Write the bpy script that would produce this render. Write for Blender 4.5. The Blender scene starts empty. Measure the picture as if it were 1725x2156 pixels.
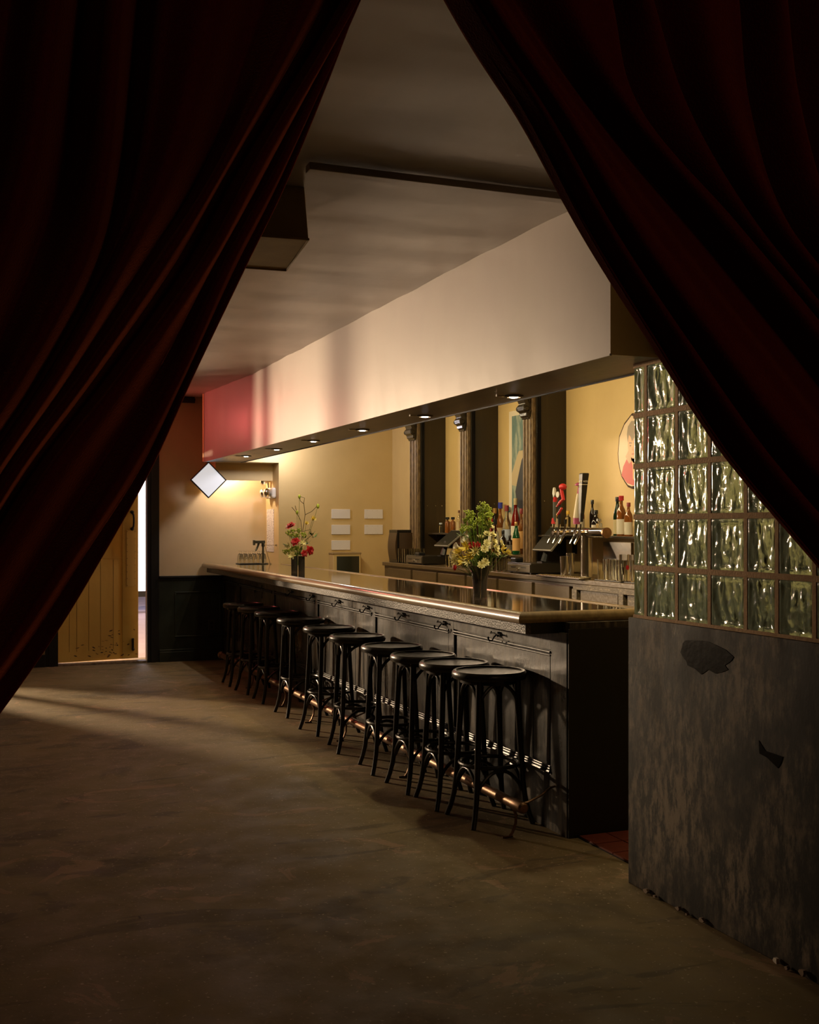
import bpy, math, random
from mathutils import Vector, Matrix, noise
sc = bpy.context.scene
COL = sc.collection
R = math.radians
PI = math.pi
random.seed(7)

# ---------------------------------------------------------------- camera
cam_d = bpy.data.cameras.new('camera')
cam = bpy.data.objects.new('camera', cam_d); COL.objects.link(cam)
cam.location = (0, 0, 1.5)
YAW = math.atan(937/2380)
cam.rotation_euler = (PI/2, 0, -YAW)
cam_d.sensor_fit = 'HORIZONTAL'; cam_d.sensor_width = 36
cam_d.lens = 36*2380/1725
cam_d.shift_y = 27/1725
cam_d.clip_start = .02
sc.camera = cam
sc.view_settings.view_transform = 'Standard'
sc.view_settings.look = 'None'
sc.view_settings.gamma = 1
sc.view_settings.use_curve_mapping = False
sc.view_settings.exposure = 0.0
# ---------------------------------------------------------------- world and lights
w = bpy.data.worlds.new('world'); sc.world = w; w.use_nodes = True
bg = w.node_tree.nodes['Background']
bg.inputs[0].default_value = (.75, .74, 1, 1); bg.inputs[1].default_value = .22

def light(name, kind, loc, power, color, size=.05, aim=None, spot=None, blend=.3, parent=None, sx=None, sy=None):
    d = bpy.data.lights.new(name, kind); d.energy = power; d.color = color
    if kind in ('POINT', 'SPOT'): d.shadow_soft_size = size
    if kind == 'AREA':
        d.shape = 'RECTANGLE'; d.size = sx; d.size_y = sy
    if spot: d.spot_size = R(spot); d.spot_blend = blend
    o = bpy.data.objects.new(name, d); COL.objects.link(o); o.location = loc
    if aim is not None:
        o.rotation_euler = (Vector(aim)-Vector(loc)).to_track_quat('-Z', 'Y').to_euler()
    if parent: o.parent = parent
    return o
STREET = (-2.6, 15.3, 2.25)
light('street_light', 'POINT', STREET, 3900, (1, .73, .46), .11)
light('ceiling_fill', 'AREA', (-1.9, 15.2, .30), 680, (1, .74, .50), aim=(.4, 9.5, 1.9), sx=2.2, sy=.5)  # added area lamp outside, aimed in low to brighten the ceiling
nl = light('neon_light', 'AREA', (1.25, 12.2, 2.62), 7, (1, .15, .13), aim=(2.4, 10.9, 2.5), sx=.5, sy=.15)
nl.data.spread = R(130)
light('curtain_fill', 'POINT', (1.6, -1.2, 2.6), 18, (1, .62, .36), .2)  # unseen fill lamp added behind the camera to light the curtains
light('niche_lamp', 'POINT', (2.69, 12.38, 2.16), 24, (1, .88, .76), .02)
light('strip_behind_soffit', 'AREA', (2.92, 7.6, 2.40), 75, (1, .80, .44), aim=(4.3, 7.6, 1.5), sx=6.8, sy=.08)
light('cool_lamp_behind_soffit', 'POINT', (3.12, 11.62, 2.33), 18, (.88, .86, 1), .06)
DL = [(2.652, 5.259), (2.626, 6.413), (2.60, 7.507), (2.58, 8.637), (2.56, 9.698), (2.54, 10.778)]
DLP = [17, 8, 6, 6, 6, 6]
WARM = (1, .79, .44)

# ---------------------------------------------------------------- materials
def mat(name, col, rough=.6, metal=0, spec=.5, col2=None, nscale=8, ndet=4, nstretch=(1, 1, 1), thr=(.35, .65),
        bump=0, bscale=40, bstretch=(1, 1, 1), emit=None, estr=0, trans=0, ior=1.45, coat=0, sheen=0, sheent=None, rough2=None, alpha=1):
    m = bpy.data.materials.new(name); m.use_nodes = True
    nt = m.node_tree; N = nt.nodes; L = nt.links
    b = N['Principled BSDF']
    b.inputs['Base Color'].default_value = (*col, 1)
    b.inputs['Roughness'].default_value = rough
    b.inputs['Metallic'].default_value = metal
    b.inputs['Specular IOR Level'].default_value = spec
    b.inputs['IOR'].default_value = ior
    b.inputs['Transmission Weight'].default_value = trans
    b.inputs['Coat Weight'].default_value = coat
    b.inputs['Coat Roughness'].default_value = .08
    if sheen:
        b.inputs['Sheen Weight'].default_value = sheen
        b.inputs['Sheen Roughness'].default_value = .35
        b.inputs['Sheen Tint'].default_value = (*sheent, 1)
    if emit:
        b.inputs['Emission Color'].default_value = (*emit, 1); b.inputs['Emission Strength'].default_value = estr
    tc = None
    def coord(stretch):
        nonlocal tc
        if tc is None: tc = N.new('ShaderNodeTexCoord')
        mp = N.new('ShaderNodeMapping'); mp.inputs['Scale'].default_value = stretch
        L.new(tc.outputs['Object'], mp.inputs[0]); return mp.outputs[0]
    if col2 is not None or rough2 is not None:
        n = N.new('ShaderNodeTexNoise'); n.inputs['Scale'].default_value = nscale; n.inputs['Detail'].default_value = ndet
        n.inputs['Roughness'].default_value = .6
        L.new(coord(nstretch), n.inputs['Vector'])
        r = N.new('ShaderNodeMapRange'); r.inputs[1].default_value = thr[0]; r.inputs[2].default_value = thr[1]
        L.new(n.outputs[0], r.inputs[0])
        if col2 is not None:
            mx = N.new('ShaderNodeMix'); mx.data_type = 'RGBA'
            mx.inputs[6].default_value = (*col, 1); mx.inputs[7].default_value = (*col2, 1)
            L.new(r.outputs[0], mx.inputs[0]); L.new(mx.outputs[2], b.inputs['Base Color'])
        if rough2 is not None:
            r2 = N.new('ShaderNodeMapRange'); r2.inputs[3].default_value = rough; r2.inputs[4].default_value = rough2
            L.new(r.outputs[0], r2.inputs[0]); L.new(r2.outputs[0], b.inputs['Roughness'])
    if bump:
        n = N.new('ShaderNodeTexNoise'); n.inputs['Scale'].default_value = bscale; n.inputs['Detail'].default_value = 5
        L.new(coord(bstretch), n.inputs['Vector'])
        bp = N.new('ShaderNodeBump'); bp.inputs['Strength'].default_value = bump; bp.inputs['Distance'].default_value = .01
        L.new(n.outputs[0], bp.inputs['Height']); L.new(bp.outputs[0], b.inputs['Normal'])
    return m

M = {}
M['pink_paint'] = mat('soffit_paint', (.40, .335, .29), .5, col2=(.35, .29, .25), nscale=2.5, nstretch=(1, 1, .4), bump=.12, bscale=3, rough2=.38, thr=(.3, .7))
M['ceiling'] = mat('ceiling_paint', (.47, .395, .32), .42, col2=(.36, .30, .245), nscale=1.6, nstretch=(1, .35, 1), bump=.5, bscale=1.8, bstretch=(.45, 1.9, 1))
M['far_paint'] = mat('cream_wall_paint', (.62, .47, .27), .55, col2=(.57, .43, .24), nscale=2, bump=.06, bscale=20)
M['yellow'] = mat('ochre_wall_paint', (.62, .44, .19), .55, col2=(.57, .395, .165), nscale=2, bump=.06, bscale=25)
M['brown'] = mat('dark_brown_paint', (.085, .055, .022), .38, col2=(.14, .085, .035), nscale=3, nstretch=(4, .5, 1), bump=.15, bscale=30)
M['fin'] = mat('fin_brown_paint', (.026, .016, .006), .35, col2=(.045, .027, .010), nscale=5, nstretch=(2, 2, .35), thr=(.5, .75), bump=.1, bscale=30)
M['column'] = mat('worn_pilaster_paint', (.20, .125, .055), .5, col2=(.07, .04, .018), nscale=60, nstretch=(1, 1, .3), bump=.3, bscale=80)
M['carve'] = mat('carved_black_wood', (.022, .015, .008), .22, bump=.1, bscale=60)
M['wainscot'] = mat('dark_green_paint', (.014, .018, .011), .38, col2=(.028, .032, .02), nscale=6, bump=.08, bscale=40)
M['blacktrim'] = mat('black_trim_paint', (.012, .011, .010), .35, bump=.06, bscale=50)
M['door'] = mat('yellow_door_paint', (.74, .47, .10), .5, col2=(.64, .38, .075), nscale=3, nstretch=(1, 1, .3), bump=.08, bscale=30)
M['concrete'] = None
M['stool'] = mat('black_bentwood', (.012, .010, .008), .3, col2=(.03, .022, .014), nscale=25, nstretch=(1, 1, .2), thr=(.5, .8), bump=.08, bscale=60)
M['stoolseat'] = mat('black_seat_veneer', (.016, .014, .010), .33, bump=.08, bscale=50)
M['brass'] = mat('worn_brass', (.32, .20, .125), .42, metal=1, col2=(.16, .09, .05), nscale=12, nstretch=(1, .3, 1), bump=.1, bscale=50)
M['rail_wood'] = mat('bar_edge_wood', (.27, .185, .08), .36, col2=(.19, .125, .055), nscale=30, nstretch=(1, .06, 1), coat=.6, bump=.04, bscale=30)
M['bartop'] = mat('lacquered_bar_top', (.018, .013, .007), .05, col2=(.045, .028, .012), nscale=10, nstretch=(1, .15, 1), coat=1, bump=.05, bscale=9)
M['steel'] = mat('polished_steel', (.62, .60, .56), .16, metal=1, bump=.02, bscale=30)
M['chrome'] = mat('chrome', (.75, .73, .70), .1, metal=1)
M['blackplastic'] = mat('black_plastic', (.012, .012, .012), .32)
M['blackgloss'] = mat('black_gloss', (.012, .010, .008), .12, bump=.03, bscale=8)
M['screen'] = mat('dark_screen_glass', (.03, .028, .022), .16)
M['white'] = mat('white_board', (.72, .66, .60), .55)
M['paper'] = mat('printed_paper', (.70, .62, .52), .7, col2=(.28, .20, .14), nscale=45, nstretch=(1, 1, 1.6), thr=(.52, .6))
M['diamond_glow'] = mat('glowing_diamond_white', (.8, .8, .8), .4, emit=(.80, .79, .80), estr=.72)  # glow put into the diamond's face to keep it bright white
M['mortar'] = mat('brown_mortar', (.42, .27, .15), .85, col2=(.34, .21, .11), nscale=30, bump=.3, bscale=120)
M['tile'] = mat('red_quarry_tile', (.20, .04, .022), .45, col2=(.14, .03, .018), nscale=12, bump=.1, bscale=60)
M['grout'] = mat('dark_grout', (.02, .015, .012), .9)
M['white_flower'] = mat('white_petal', (.82, .78, .66), .5)
M['cream_flower'] = mat('cream_petal', (.80, .74, .38), .55)
M['yellow_flower'] = mat('yellow_petal', (.78, .62, .10), .55)
M['red_flower'] = mat('red_petal', (.42, .01, .015), .5)
M['green'] = mat('leaf_green', (.10, .17, .025), .5)
M['lime'] = mat('lime_umbel', (.36, .45, .05), .55)
M['twig'] = mat('brown_twig', (.09, .06, .02), .6)
M['bulb'] = mat('lamp_glass', (1, 1, 1), .3, emit=(1, .93, .9), estr=25)
M['lampring'] = mat('lamp_ring', (.10, .07, .03), .4)
M['ceilbox'] = mat('olive_box_paint', (.36, .235, .065), .6, col2=(.30, .19, .05), nscale=10)
M['roughwood'] = mat('rough_grey_wood', (.10, .075, .045), .55, col2=(.26, .20, .13), nscale=70, nstretch=(1, .3, 1), thr=(.5, .7), bump=.3, bscale=90)
M['apronwood'] = mat('cracked_black_paint', (.05, .042, .034), .38, col2=(.30, .25, .20), nscale=90, nstretch=(1, .35, 1), thr=(.55, .75), bump=.5, bscale=110)
M['counterwood'] = mat('counter_brown_wood', (.07, .045, .02), .32, col2=(.11, .072, .032), nscale=8, nstretch=(1, .2, 1), bump=.1, bscale=40)
M['slab'] = mat('varnished_slab', (.60, .42, .24), .35)
M['bark'] = mat('slab_bark', (.06, .028, .012), .8, bump=.5, bscale=60)
M['ground'] = mat('pavement', (.42, .33, .36), .8, col2=(.36, .28, .31), nscale=3)
M['chip'] = mat('plaster_chip', (.24, .17, .12), .8)
def gl(name, col, rough=.02, trans=1.0, **k): return mat(name, col, rough, trans=trans, ior=1.45, **k)
M['glass'] = gl('clear_glass', (.93, .93, .88))
M['green_glass'] = gl('green_glass', (.02, .16, .05), .05, .7)
M['darkgreen_glass'] = gl('dark_green_glass', (.008, .03, .012), .08, .3)
M['dark_glass'] = gl('dark_glass', (.012, .008, .006), .08, .2)
M['amber_glass'] = gl('amber_glass', (.36, .13, .03), .05, .6)
M['red_glass'] = gl('red_glass', (.28, .015, .008), .05, .5)
M['smoke_glass'] = gl('smoked_vase_glass', (.16, .14, .13), .03, .75)
M['block'] = gl('glass_block_glass', (.46, .62, .47), .05, .66, bump=.35, bscale=38, bstretch=(1, 1, .6), coat=.6)

def sub_mat(name, col, rough=.5, metal=0, **k):
    if name not in M: M[name] = mat(name, col, rough, metal, **k)
    return M[name]

# floor: stained worn concrete
def concrete():
    m = bpy.data.materials.new('worn_concrete'); m.use_nodes = True
    nt = m.node_tree; N = nt.nodes; L = nt.links; b = N['Principled BSDF']
    tc = N.new('ShaderNodeTexCoord')
    def noi(scale, det=5, rough=.6, st=None, dist=0):
        n = N.new('ShaderNodeTexNoise'); n.inputs['Scale'].default_value = scale; n.inputs['Detail'].default_value = det
        n.inputs['Roughness'].default_value = rough; n.inputs['Distortion'].default_value = dist
        if st:
            mp = N.new('ShaderNodeMapping'); mp.inputs['Scale'].default_value = st; L.new(tc.outputs['Object'], mp.inputs[0]); L.new(mp.outputs[0], n.inputs['Vector'])
        else: L.new(tc.outputs['Object'], n.inputs['Vector'])
        return n.outputs[0]
    def rng(src, a, b_, c=0, d=1):
        r = N.new('ShaderNodeMapRange'); r.inputs[1].default_value = a; r.inputs[2].default_value = b_; r.inputs[3].default_value = c; r.inputs[4].default_value = d
        L.new(src, r.inputs[0]); return r.outputs[0]
    def mix(f, c1, c2):
        x = N.new('ShaderNodeMix'); x.data_type = 'RGBA'
        L.new(f, x.inputs[0])
        for k, c in ((6, c1), (7, c2)):
            if isinstance(c, tuple): x.inputs[k].default_value = (*c, 1)
            else: L.new(c, x.inputs[k])
        return x.outputs[2]
    base = mix(rng(noi(1.1, 6), .35, .65), (.23, .17, .080), (.13, .094, .043))
    base = mix(rng(noi(7, 6, .7), .48, .62), base, (.21, .155, .085))
    base = mix(rng(noi(.8, 4, .6, None, 1.5), .60, .68, 0, .55), base, (.055, .043, .024))
    base = mix(rng(noi(2.2, 10, .66, (1, 1, 1), 1.6), .59, .61, 0, .42), base, (.40, .24, .15))
    base = mix(rng(noi(1.7, 8, .6, (.6, 1.6, 1), .8), .57, .60, 0, .5), base, (.06, .045, .026))
    base = mix(rng(noi(55, 2, .5), .665, .69, 0, .7), base, (.46, .37, .26))
    base = mix(rng(noi(11, 6, .7, None, 1), .69, .72, 0, .9), base, (.03, .022, .014))
    L.new(base, b.inputs['Base Color'])
    L.new(rng(noi(4, 5), .3, .7, .55, .8), b.inputs['Roughness']); b.inputs['Specular IOR Level'].default_value = .3
    bp = N.new('ShaderNodeBump'); bp.inputs['Strength'].default_value = .25; bp.inputs['Distance'].default_value = .006
    L.new(noi(25, 6), bp.inputs['Height']); L.new(bp.outputs[0], b.inputs['Normal'])
    return m
M['concrete'] = concrete()

# scuffed black paint with scratches for the bar front and the low partition panel
def scuffed(name, dark, light_, rough, sc_z=.25, amount=.55, patch=1.6):
    m = bpy.data.materials.new(name); m.use_nodes = True
    nt = m.node_tree; N = nt.nodes; L = nt.links; b = N['Principled BSDF']
    tc = N.new('ShaderNodeTexCoord')
    def noi(scale, st, det=6, r=.65, dist=0):
        mp = N.new('ShaderNodeMapping'); mp.inputs['Scale'].default_value = st; L.new(tc.outputs['Object'], mp.inputs[0])
        n = N.new('ShaderNodeTexNoise'); n.inputs['Scale'].default_value = scale; n.inputs['Detail'].default_value = det
        n.inputs['Roughness'].default_value = r; n.inputs['Distortion'].default_value = dist
        L.new(mp.outputs[0], n.inputs['Vector']); return n.outputs[0]
    def rng(src, a, b_, c=0, d=1):
        r = N.new('ShaderNodeMapRange'); r.inputs[1].default_value = a; r.inputs[2].default_value = b_; r.inputs[3].default_value = c; r.inputs[4].default_value = d
        L.new(src, r.inputs[0]); return r.outputs[0]
    def mul(a, c):
        x = N.new('ShaderNodeMath'); x.operation = 'MULTIPLY'; L.new(a, x.inputs[0])
        if isinstance(c, float): x.inputs[1].default_value = c
        else: L.new(c, x.inputs[1])
        return x.outputs[0]
    big = rng(noi(patch, (1, 1, 1), 5), .42, .64)
    fine = rng(noi(26, (1, 1, sc_z), 8, .75), .44, .62)
    f = mul(big, fine)
    x = N.new('ShaderNodeMix'); x.data_type = 'RGBA'; x.inputs[6].default_value = (*dark, 1); x.inputs[7].default_value = (*light_, 1)
    L.new(mul(f, amount*1.8), x.inputs[0])
    sx = rng(noi(14, (3, 3, .35), 2, .5, 3.0), .495, .505)
    sy = rng(noi(14, (3, 3, .35), 2, .5, 3.0), .505, .515, 1, 0)
    y = N.new('ShaderNodeMix'); y.data_type = 'RGBA'; y.inputs[7].default_value = (*[min(1, c*1.5) for c in light_], 1)
    L.new(x.outputs[2], y.inputs[6]); L.new(mul(mul(mul(sx, sy), big), .55), y.inputs[0])
    L.new(y.outputs[2], b.inputs['Base Color'])
    L.new(rng(noi(5, (1, 1, .5)), .3, .7, rough, rough+.2), b.inputs['Roughness'])
    bp = N.new('ShaderNodeBump'); bp.inputs['Strength'].default_value = .25; bp.inputs['Distance'].default_value = .005
    L.new(noi(40, (1, 1, .4)), bp.inputs['Height']); L.new(bp.outputs[0], b.inputs['Normal'])
    return m
M['barfront'] = scuffed('scuffed_black_bar_paint', (.012, .010, .008), (.15, .122, .09), .24, .14, .8, 2.6)
M['panel'] = scuffed('scratched_black_panel_paint', (.009, .007, .005), (.15, .115, .08), .5, .35, .8, 2.0)
for _m in ('panel',): M[_m].node_tree.nodes['Principled BSDF'].inputs['Specular IOR Level'].default_value = .22

# red velvet
def velvet():
    m = mat('red_velvet', (.085, .004, .003), .85, spec=.1, sheen=.8, sheent=(1, .26, .10), col2=(.07, .003, .002), nscale=160, bump=.25, bscale=260)
    return m
M['velvet'] = velvet()
def window_glass():
    m = bpy.data.materials.new('window_pane_glass'); m.use_nodes = True
    nt = m.node_tree; N = nt.nodes; L = nt.links
    out = N['Material Output']; N.remove(N['Principled BSDF'])
    t = N.new('ShaderNodeBsdfTransparent'); g = N.new('ShaderNodeBsdfGlossy'); g.inputs['Roughness'].default_value = .02
    f = N.new('ShaderNodeFresnel'); mx = N.new('ShaderNodeMixShader')
    L.new(f.outputs[0], mx.inputs[0]); L.new(t.outputs[0], mx.inputs[1]); L.new(g.outputs[0], mx.inputs[2]); L.new(mx.outputs[0], out.inputs[0])
    return m
M['pane'] = window_glass()

# ---------------------------------------------------------------- mesh helpers
class MB:
    def __init__(s): s.v = []; s.f = []; s.m = []
    def add(s, v, f, mi=0):
        o = len(s.v); s.v += [tuple(p) for p in v]; s.f += [tuple(i+o for i in q) for q in f]; s.m += [mi]*len(f); return s
    def box(s, x0, x1, y0, y1, z0, z1, mi=0):
        v = [(x, y, z) for x in (x0, x1) for y in (y0, y1) for z in (z0, z1)]
        return s.add(v, [(0, 1, 3, 2), (4, 6, 7, 5), (0, 4, 5, 1), (2, 3, 7, 6), (0, 2, 6, 4), (1, 5, 7, 3)], mi)
    def tube(s, pts, r, n=8, caps=True, mi=0, closed=False):
        pts = [Vector(p) for p in pts]; K = len(pts)
        rr = r if isinstance(r, (list, tuple)) else [r]*K
        v = []; ref = None
        for i, p in enumerate(pts):
            if closed: t = pts[(i+1) % K]-pts[i-1]
            else: t = pts[min(i+1, K-1)]-pts[max(i-1, 0)]
            t.normalize()
            if ref is None: ref = t.orthogonal().normalized()
            ref = (ref-t*ref.dot(t)); ref = ref.normalized() if ref.length > 1e-6 else t.orthogonal().normalized()
            b = t.cross(ref)
            for k in range(n):
                a = 2*PI*k/n; v.append(p+(ref*math.cos(a)+b*math.sin(a))*rr[i])
        f = []
        for i in range(K if closed else K-1):
            for k in range(n):
                j = (i+1) % K
                f.append((i*n+k, i*n+(k+1) % n, j*n+(k+1) % n, j*n+k))
        if caps and not closed:
            f.append(tuple(reversed(range(n)))); f.append(tuple((K-1)*n+k for k in range(n)))
        return s.add(v, f, mi)
    def lathe(s, prof, n=16, c=(0, 0, 0), axis='Z', mi=0, caps=True):
        v = []; K = len(prof)
        for r, h in prof:
            for k in range(n):
                a = 2*PI*k/n; x, y = r*math.cos(a), r*math.sin(a)
                p = (x, y, h) if axis == 'Z' else ((h, x, y) if axis == 'X' else (x, h, y))
                v.append((p[0]+c[0], p[1]+c[1], p[2]+c[2]))
        f = [(i*n+k, i*n+(k+1) % n, (i+1)*n+(k+1) % n, (i+1)*n+k) for i in range(K-1) for k in range(n)]
        if caps:
            f.append(tuple(reversed(range(n)))); f.append(tuple((K-1)*n+k for k in range(n)))
        return s.add(v, f, mi)
    def prism(s, poly, a, b, axis='Y', mi=0):
        def P(p, t):
            return (p[0], t, p[1]) if axis == 'Y' else ((t, p[0], p[1]) if axis == 'X' else (p[0], p[1], t))
        n = len(poly); v = [P(p, a) for p in poly]+[P(p, b) for p in poly]
        f = [tuple(reversed(range(n))), tuple(range(n, 2*n))]+[(i, (i+1) % n, n+(i+1) % n, n+i) for i in range(n)]
        return s.add(v, f, mi)
    def ball(s, c, r, n=6, m=4, mi=0, sq=1):
        prof = [(max(1e-4, r*math.sin(PI*i/m)), -r*sq*math.cos(PI*i/m)) for i in range(m+1)]
        return s.lathe(prof, n, c, mi=mi, caps=False)
    def xf(s, mtx):
        s.v = [tuple(mtx @ Vector(p)) for p in s.v]; return s
    def mesh(s, name, mats, smooth=40):
        me = bpy.data.meshes.new(name); me.from_pydata(s.v, [], s.f)
        mats = mats if isinstance(mats, (list, tuple)) else [mats]
        for x in mats: me.materials.append(x)
        if len(mats) > 1: me.polygons.foreach_set('material_index', s.m)
        me.update()
        if smooth:
            me.polygons.foreach_set('use_smooth', [True]*len(me.polygons)); me.set_sharp_from_angle(angle=R(smooth))
        return me

def fixn(me):
    import bmesh
    b = bmesh.new(); b.from_mesh(me); bmesh.ops.recalc_face_normals(b, faces=b.faces); b.to_mesh(me); b.free()
def part(name, mb, m, parent=None, smooth=40, bevel=0, label=None, loc=None, seg=2):
    me = mb if isinstance(mb, bpy.types.Mesh) else mb.mesh(name, m, None)
    if not isinstance(mb, bpy.types.Mesh):
        fixn(me)
        if smooth:
            me.polygons.foreach_set('use_smooth', [True]*len(me.polygons)); me.set_sharp_from_angle(angle=R(smooth))
    o = bpy.data.objects.new(name, me); COL.objects.link(o)
    if parent: o.parent = parent
    if loc: o.location = loc
    if bevel:
        b = o.modifiers.new('bevel', 'BEVEL'); b.width = bevel; b.segments = seg; b.limit_method = 'ANGLE'; b.harden_normals = False
    if label: o['label'] = label
    return o
def tag(o, label, cat, group=None, kind=None):
    o['label'] = label; o['category'] = cat
    if group: o['group'] = group
    if kind: o['kind'] = kind
    return o
def thing(name, label, cat, loc=(0, 0, 0), rz=0, group=None):
    o = bpy.data.objects.new(name, None); COL.objects.link(o); o.empty_display_size = .05
    o.location = loc; o.rotation_euler = (0, 0, rz)
    return tag(o, label, cat, group)
def struct(name, mb, m, **k):
    o = part(name, mb, m, **k); o['kind'] = 'structure'; return o
def dup(root, loc, rz=None, label=None, group=None):
    r = root.copy(); COL.objects.link(r); r.location = loc
    if rz is not None: r.rotation_euler = (0, 0, rz)
    if label: r['label'] = label
    if group: r['group'] = group
    for ch in list(root.children):
        c = ch.copy(); COL.objects.link(c); c.parent = r
        for g in list(ch.children):
            d = g.copy(); COL.objects.link(d); d.parent = c
    return r

# ---------------------------------------------------------------- room shell
def zceil(y): return 2.83+max(0, y-9.8)*.031
YF, YW, XR, XN = 12.52, 11.96, 4.5, 3.18
XL, YN = -3.2, -1.8
floor = struct('floor', MB().box(XL-.1, XR+.2, YN-.1, 13.0, -.12, 0), M['concrete'], smooth=0)
# ceiling: uneven sheet with a sagging seam at the batten
def ceiling_mesh():
    mb = MB(); nx, ny = 110, 190
    x0, x1, y0, y1 = XL-.1, XR+.2, YN-.1, 12.62
    v = []
    for j in range(ny+1):
        y = y0+(y1-y0)*j/ny
        for i in range(nx+1):
            x = x0+(x1-x0)*i/nx
            z = zceil(y)+.006*noise.noise(Vector((x*1.3, y*2.6, 0)))+.0025*noise.noise(Vector((x*3, y*7, 3)))
            wob = .05*noise.noise(Vector((x*1.6, .3, 7)))
            yy = y+wob
            if yy < 3.80: z -= .045*min(1.85, 3.80-yy)  # near ceiling tilted down so that it catches more light
            elif yy < 4.0: z -= .012*(yy-3.80)/.20
            elif yy < 4.9: z -= .012*(4.9-yy)/.9
            if y > 12.4 or x > 4.4 or x < XL: pass
            v.append((x, y, z))
    f = [(j*(nx+1)+i, j*(nx+1)+i+1, (j+1)*(nx+1)+i+1, (j+1)*(nx+1)+i) for j in range(ny) for i in range(nx)]
    mb.add(v, f); n = len(mb.v)
    mb.box(x0, x1, y0, y1, 3.02, 3.1)
    return mb
struct('ceiling', ceiling_mesh(), M['ceiling'])
struct('wall_left', MB().box(XL-.15, XL, YN-.1, YF, 0, 3.05), M['far_paint'], smooth=0)
struct('wall_near', MB().box(XL-.1, XR+.1, YN-.15, YN, 0, 3.05), M['blacktrim'], smooth=0)
struct('wall_right', MB().box(XR, XR+.15, YN-.1, YW+.6, 0, 3.05), M['yellow'], smooth=0)
# far wall with openings: window x -1.05..0.254 z .75..2.6 ; door x .92..1.85 z 0..2.25
WZ0, WZ1, DZ = .76, 2.58, 2.25
fw = MB()
fw.box(XL-.1, -1.455, YF, YF+.1, 0, 3.05)
fw.box(-1.455, -1.20, YF, YF+.1, 0, 1.68)
fw.box(-1.20, .07, YF, YF+.1, 0, WZ0); fw.box(-1.455, .07, YF, YF+.1, WZ1, 3.05)
fw.box(.07, .92, YF, YF+.1, 0, 3.05); fw.box(.92, 1.85, YF, YF+.1, DZ, 3.05)
fw.box(1.85, XR+.15, YF, YF+.1, 0, 3.05)
wf = struct('wall_far', fw, M['far_paint'], smooth=0)
# window frame, posts and panes
wn = struct('window_1', MB().box(-1.20, .07, YF-.03, YF, WZ0-.03, WZ0).box(-1.455, .07, YF, YF+.08, WZ1, WZ1+.03), M['blacktrim'], smooth=0)
for a, b in ((-.94, -.86), (-.36, -.27)):
    part('mullion', MB().box(a, b, YF+.02, YF+.055, WZ0, WZ1), M['blacktrim'], wn, smooth=0)
for a, b in ((-1.455, -.94), (-.86, -.36), (-.27, .07)):
    part('pane', MB().box(a, b, YF+.045, YF+.049, WZ0, WZ1), M['pane'], wn, smooth=0)
struct('trim_1', MB().box(1.85, 1.89, YF-.025, YF, 0, 3.0).box(1.89, 1.94, YF-.04, YF, 0, 3.0).box(1.94, 1.98, YF-.02, YF, 0, 3.0), M['blacktrim'], smooth=0)
struct('trim_2', MB().box(.79, .83, YF-.02, YF, 0, 3.0).box(.83, .88, YF-.04, YF, 0, 3.0).box(.88, .92, YF-.025, YF, 0, 3.0), M['blacktrim'], smooth=0)
struct('trim_3', MB().box(.254, 2.366, YF-.05, YF, 2.845, 2.865).box(.3, 2.366, YF-.07, YF, 2.865, 2.89).box(.3, 2.366, YF-.035, YF, 2.89, 2.912), M['blacktrim'], smooth=0)
struct('trim_4', MB().box(.92, 1.85, YF-.03, YF+.1, 0, .022), mat('worn_threshold', (.34, .24, .15), .6, col2=(.12, .08, .05), nscale=20), smooth=0)
struct('ground', MB().box(-14, 14, 13.0, 30, -.14, -.02), M['ground'], smooth=0)

ls = thing('door_gap_glow', 'bright glow panel added across the street, seen through the door gap', 'glow panel', (2.75, 20, 0))  # made-up glowing panel that whitens the view through the door gap
part('glowing_panel', MB().box(-.9, .9, 0, .02, .35, 3.4), mat('gap_glow', (1, 1, 1), .5, emit=(.74, .77, 1), estr=2.6), ls, smooth=0)
part('glow_panel_frame', MB().box(-1, -.9, -.04, .04, 0, 3.5).box(.9, 1, -.04, .04, 0, 3.5).box(-.9, .9, -.04, .04, .25, .35).box(-.9, .9, -.04, .04, 3.4, 3.5), M['blacktrim'], ls, smooth=0)
# door leaf, ajar outwards
door = bpy.data.objects.new('door_1', None); COL.objects.link(door); door.location = (.925, YF+.03, 0); door.rotation_euler = (0, 0, R(12)); door['kind'] = 'structure'
DW = .88
part('leaf', MB().box(0, DW, 0, .045, .03, 2.24), M['door'], door, smooth=0, bevel=.003)
k = 0
for x in (.12, .20, .33, .46, .60):
    part('plank_bead', MB().box(x-.002, x+.002, -.003, .001, .14, 1.12), sub_mat('door_groove', (.36, .22, .05), .6), door, smooth=0)
part('stile_strip', MB().box(.70, DW, -.007, 0, .03, 2.2), sub_mat('door_stile', (.56, .40, .11), .5, col2=(.5, .34, .08), nscale=4), door, smooth=0, bevel=.002)
part('mid_rail', MB().box(0, .70, -.006, 0, 1.135, 1.142), M['door'], door, smooth=0)
pp = part('push_plate', MB().box(.745, .85, -.013, -.007, .82, 1.44), sub_mat('plate_cream', (.60, .45, .16), .35), door, smooth=0, bevel=.002)
sm = MB()
for i in range(9):
    for x in (.753, .842): sm.ball((x, -.013, .835+i*.074), .004)
part('screw', sm, M['blacktrim'], pp)
hd = part('handle', MB().tube([(.81, -.01, 1.63), (.81, -.05, 1.61), (.81, -.06, 1.57), (.81, -.06, 1.53), (.81, -.05, 1.48), (.81, -.01, 1.46)], .011, 8), M['blacktrim'], door)
part('handle_plate', MB().ball((.81, -.008, 1.64), .022, 10, 6, sq=.9).ball((.81, -.008, 1.455), .022, 10, 6, sq=.9), M['blacktrim'], hd)
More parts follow.
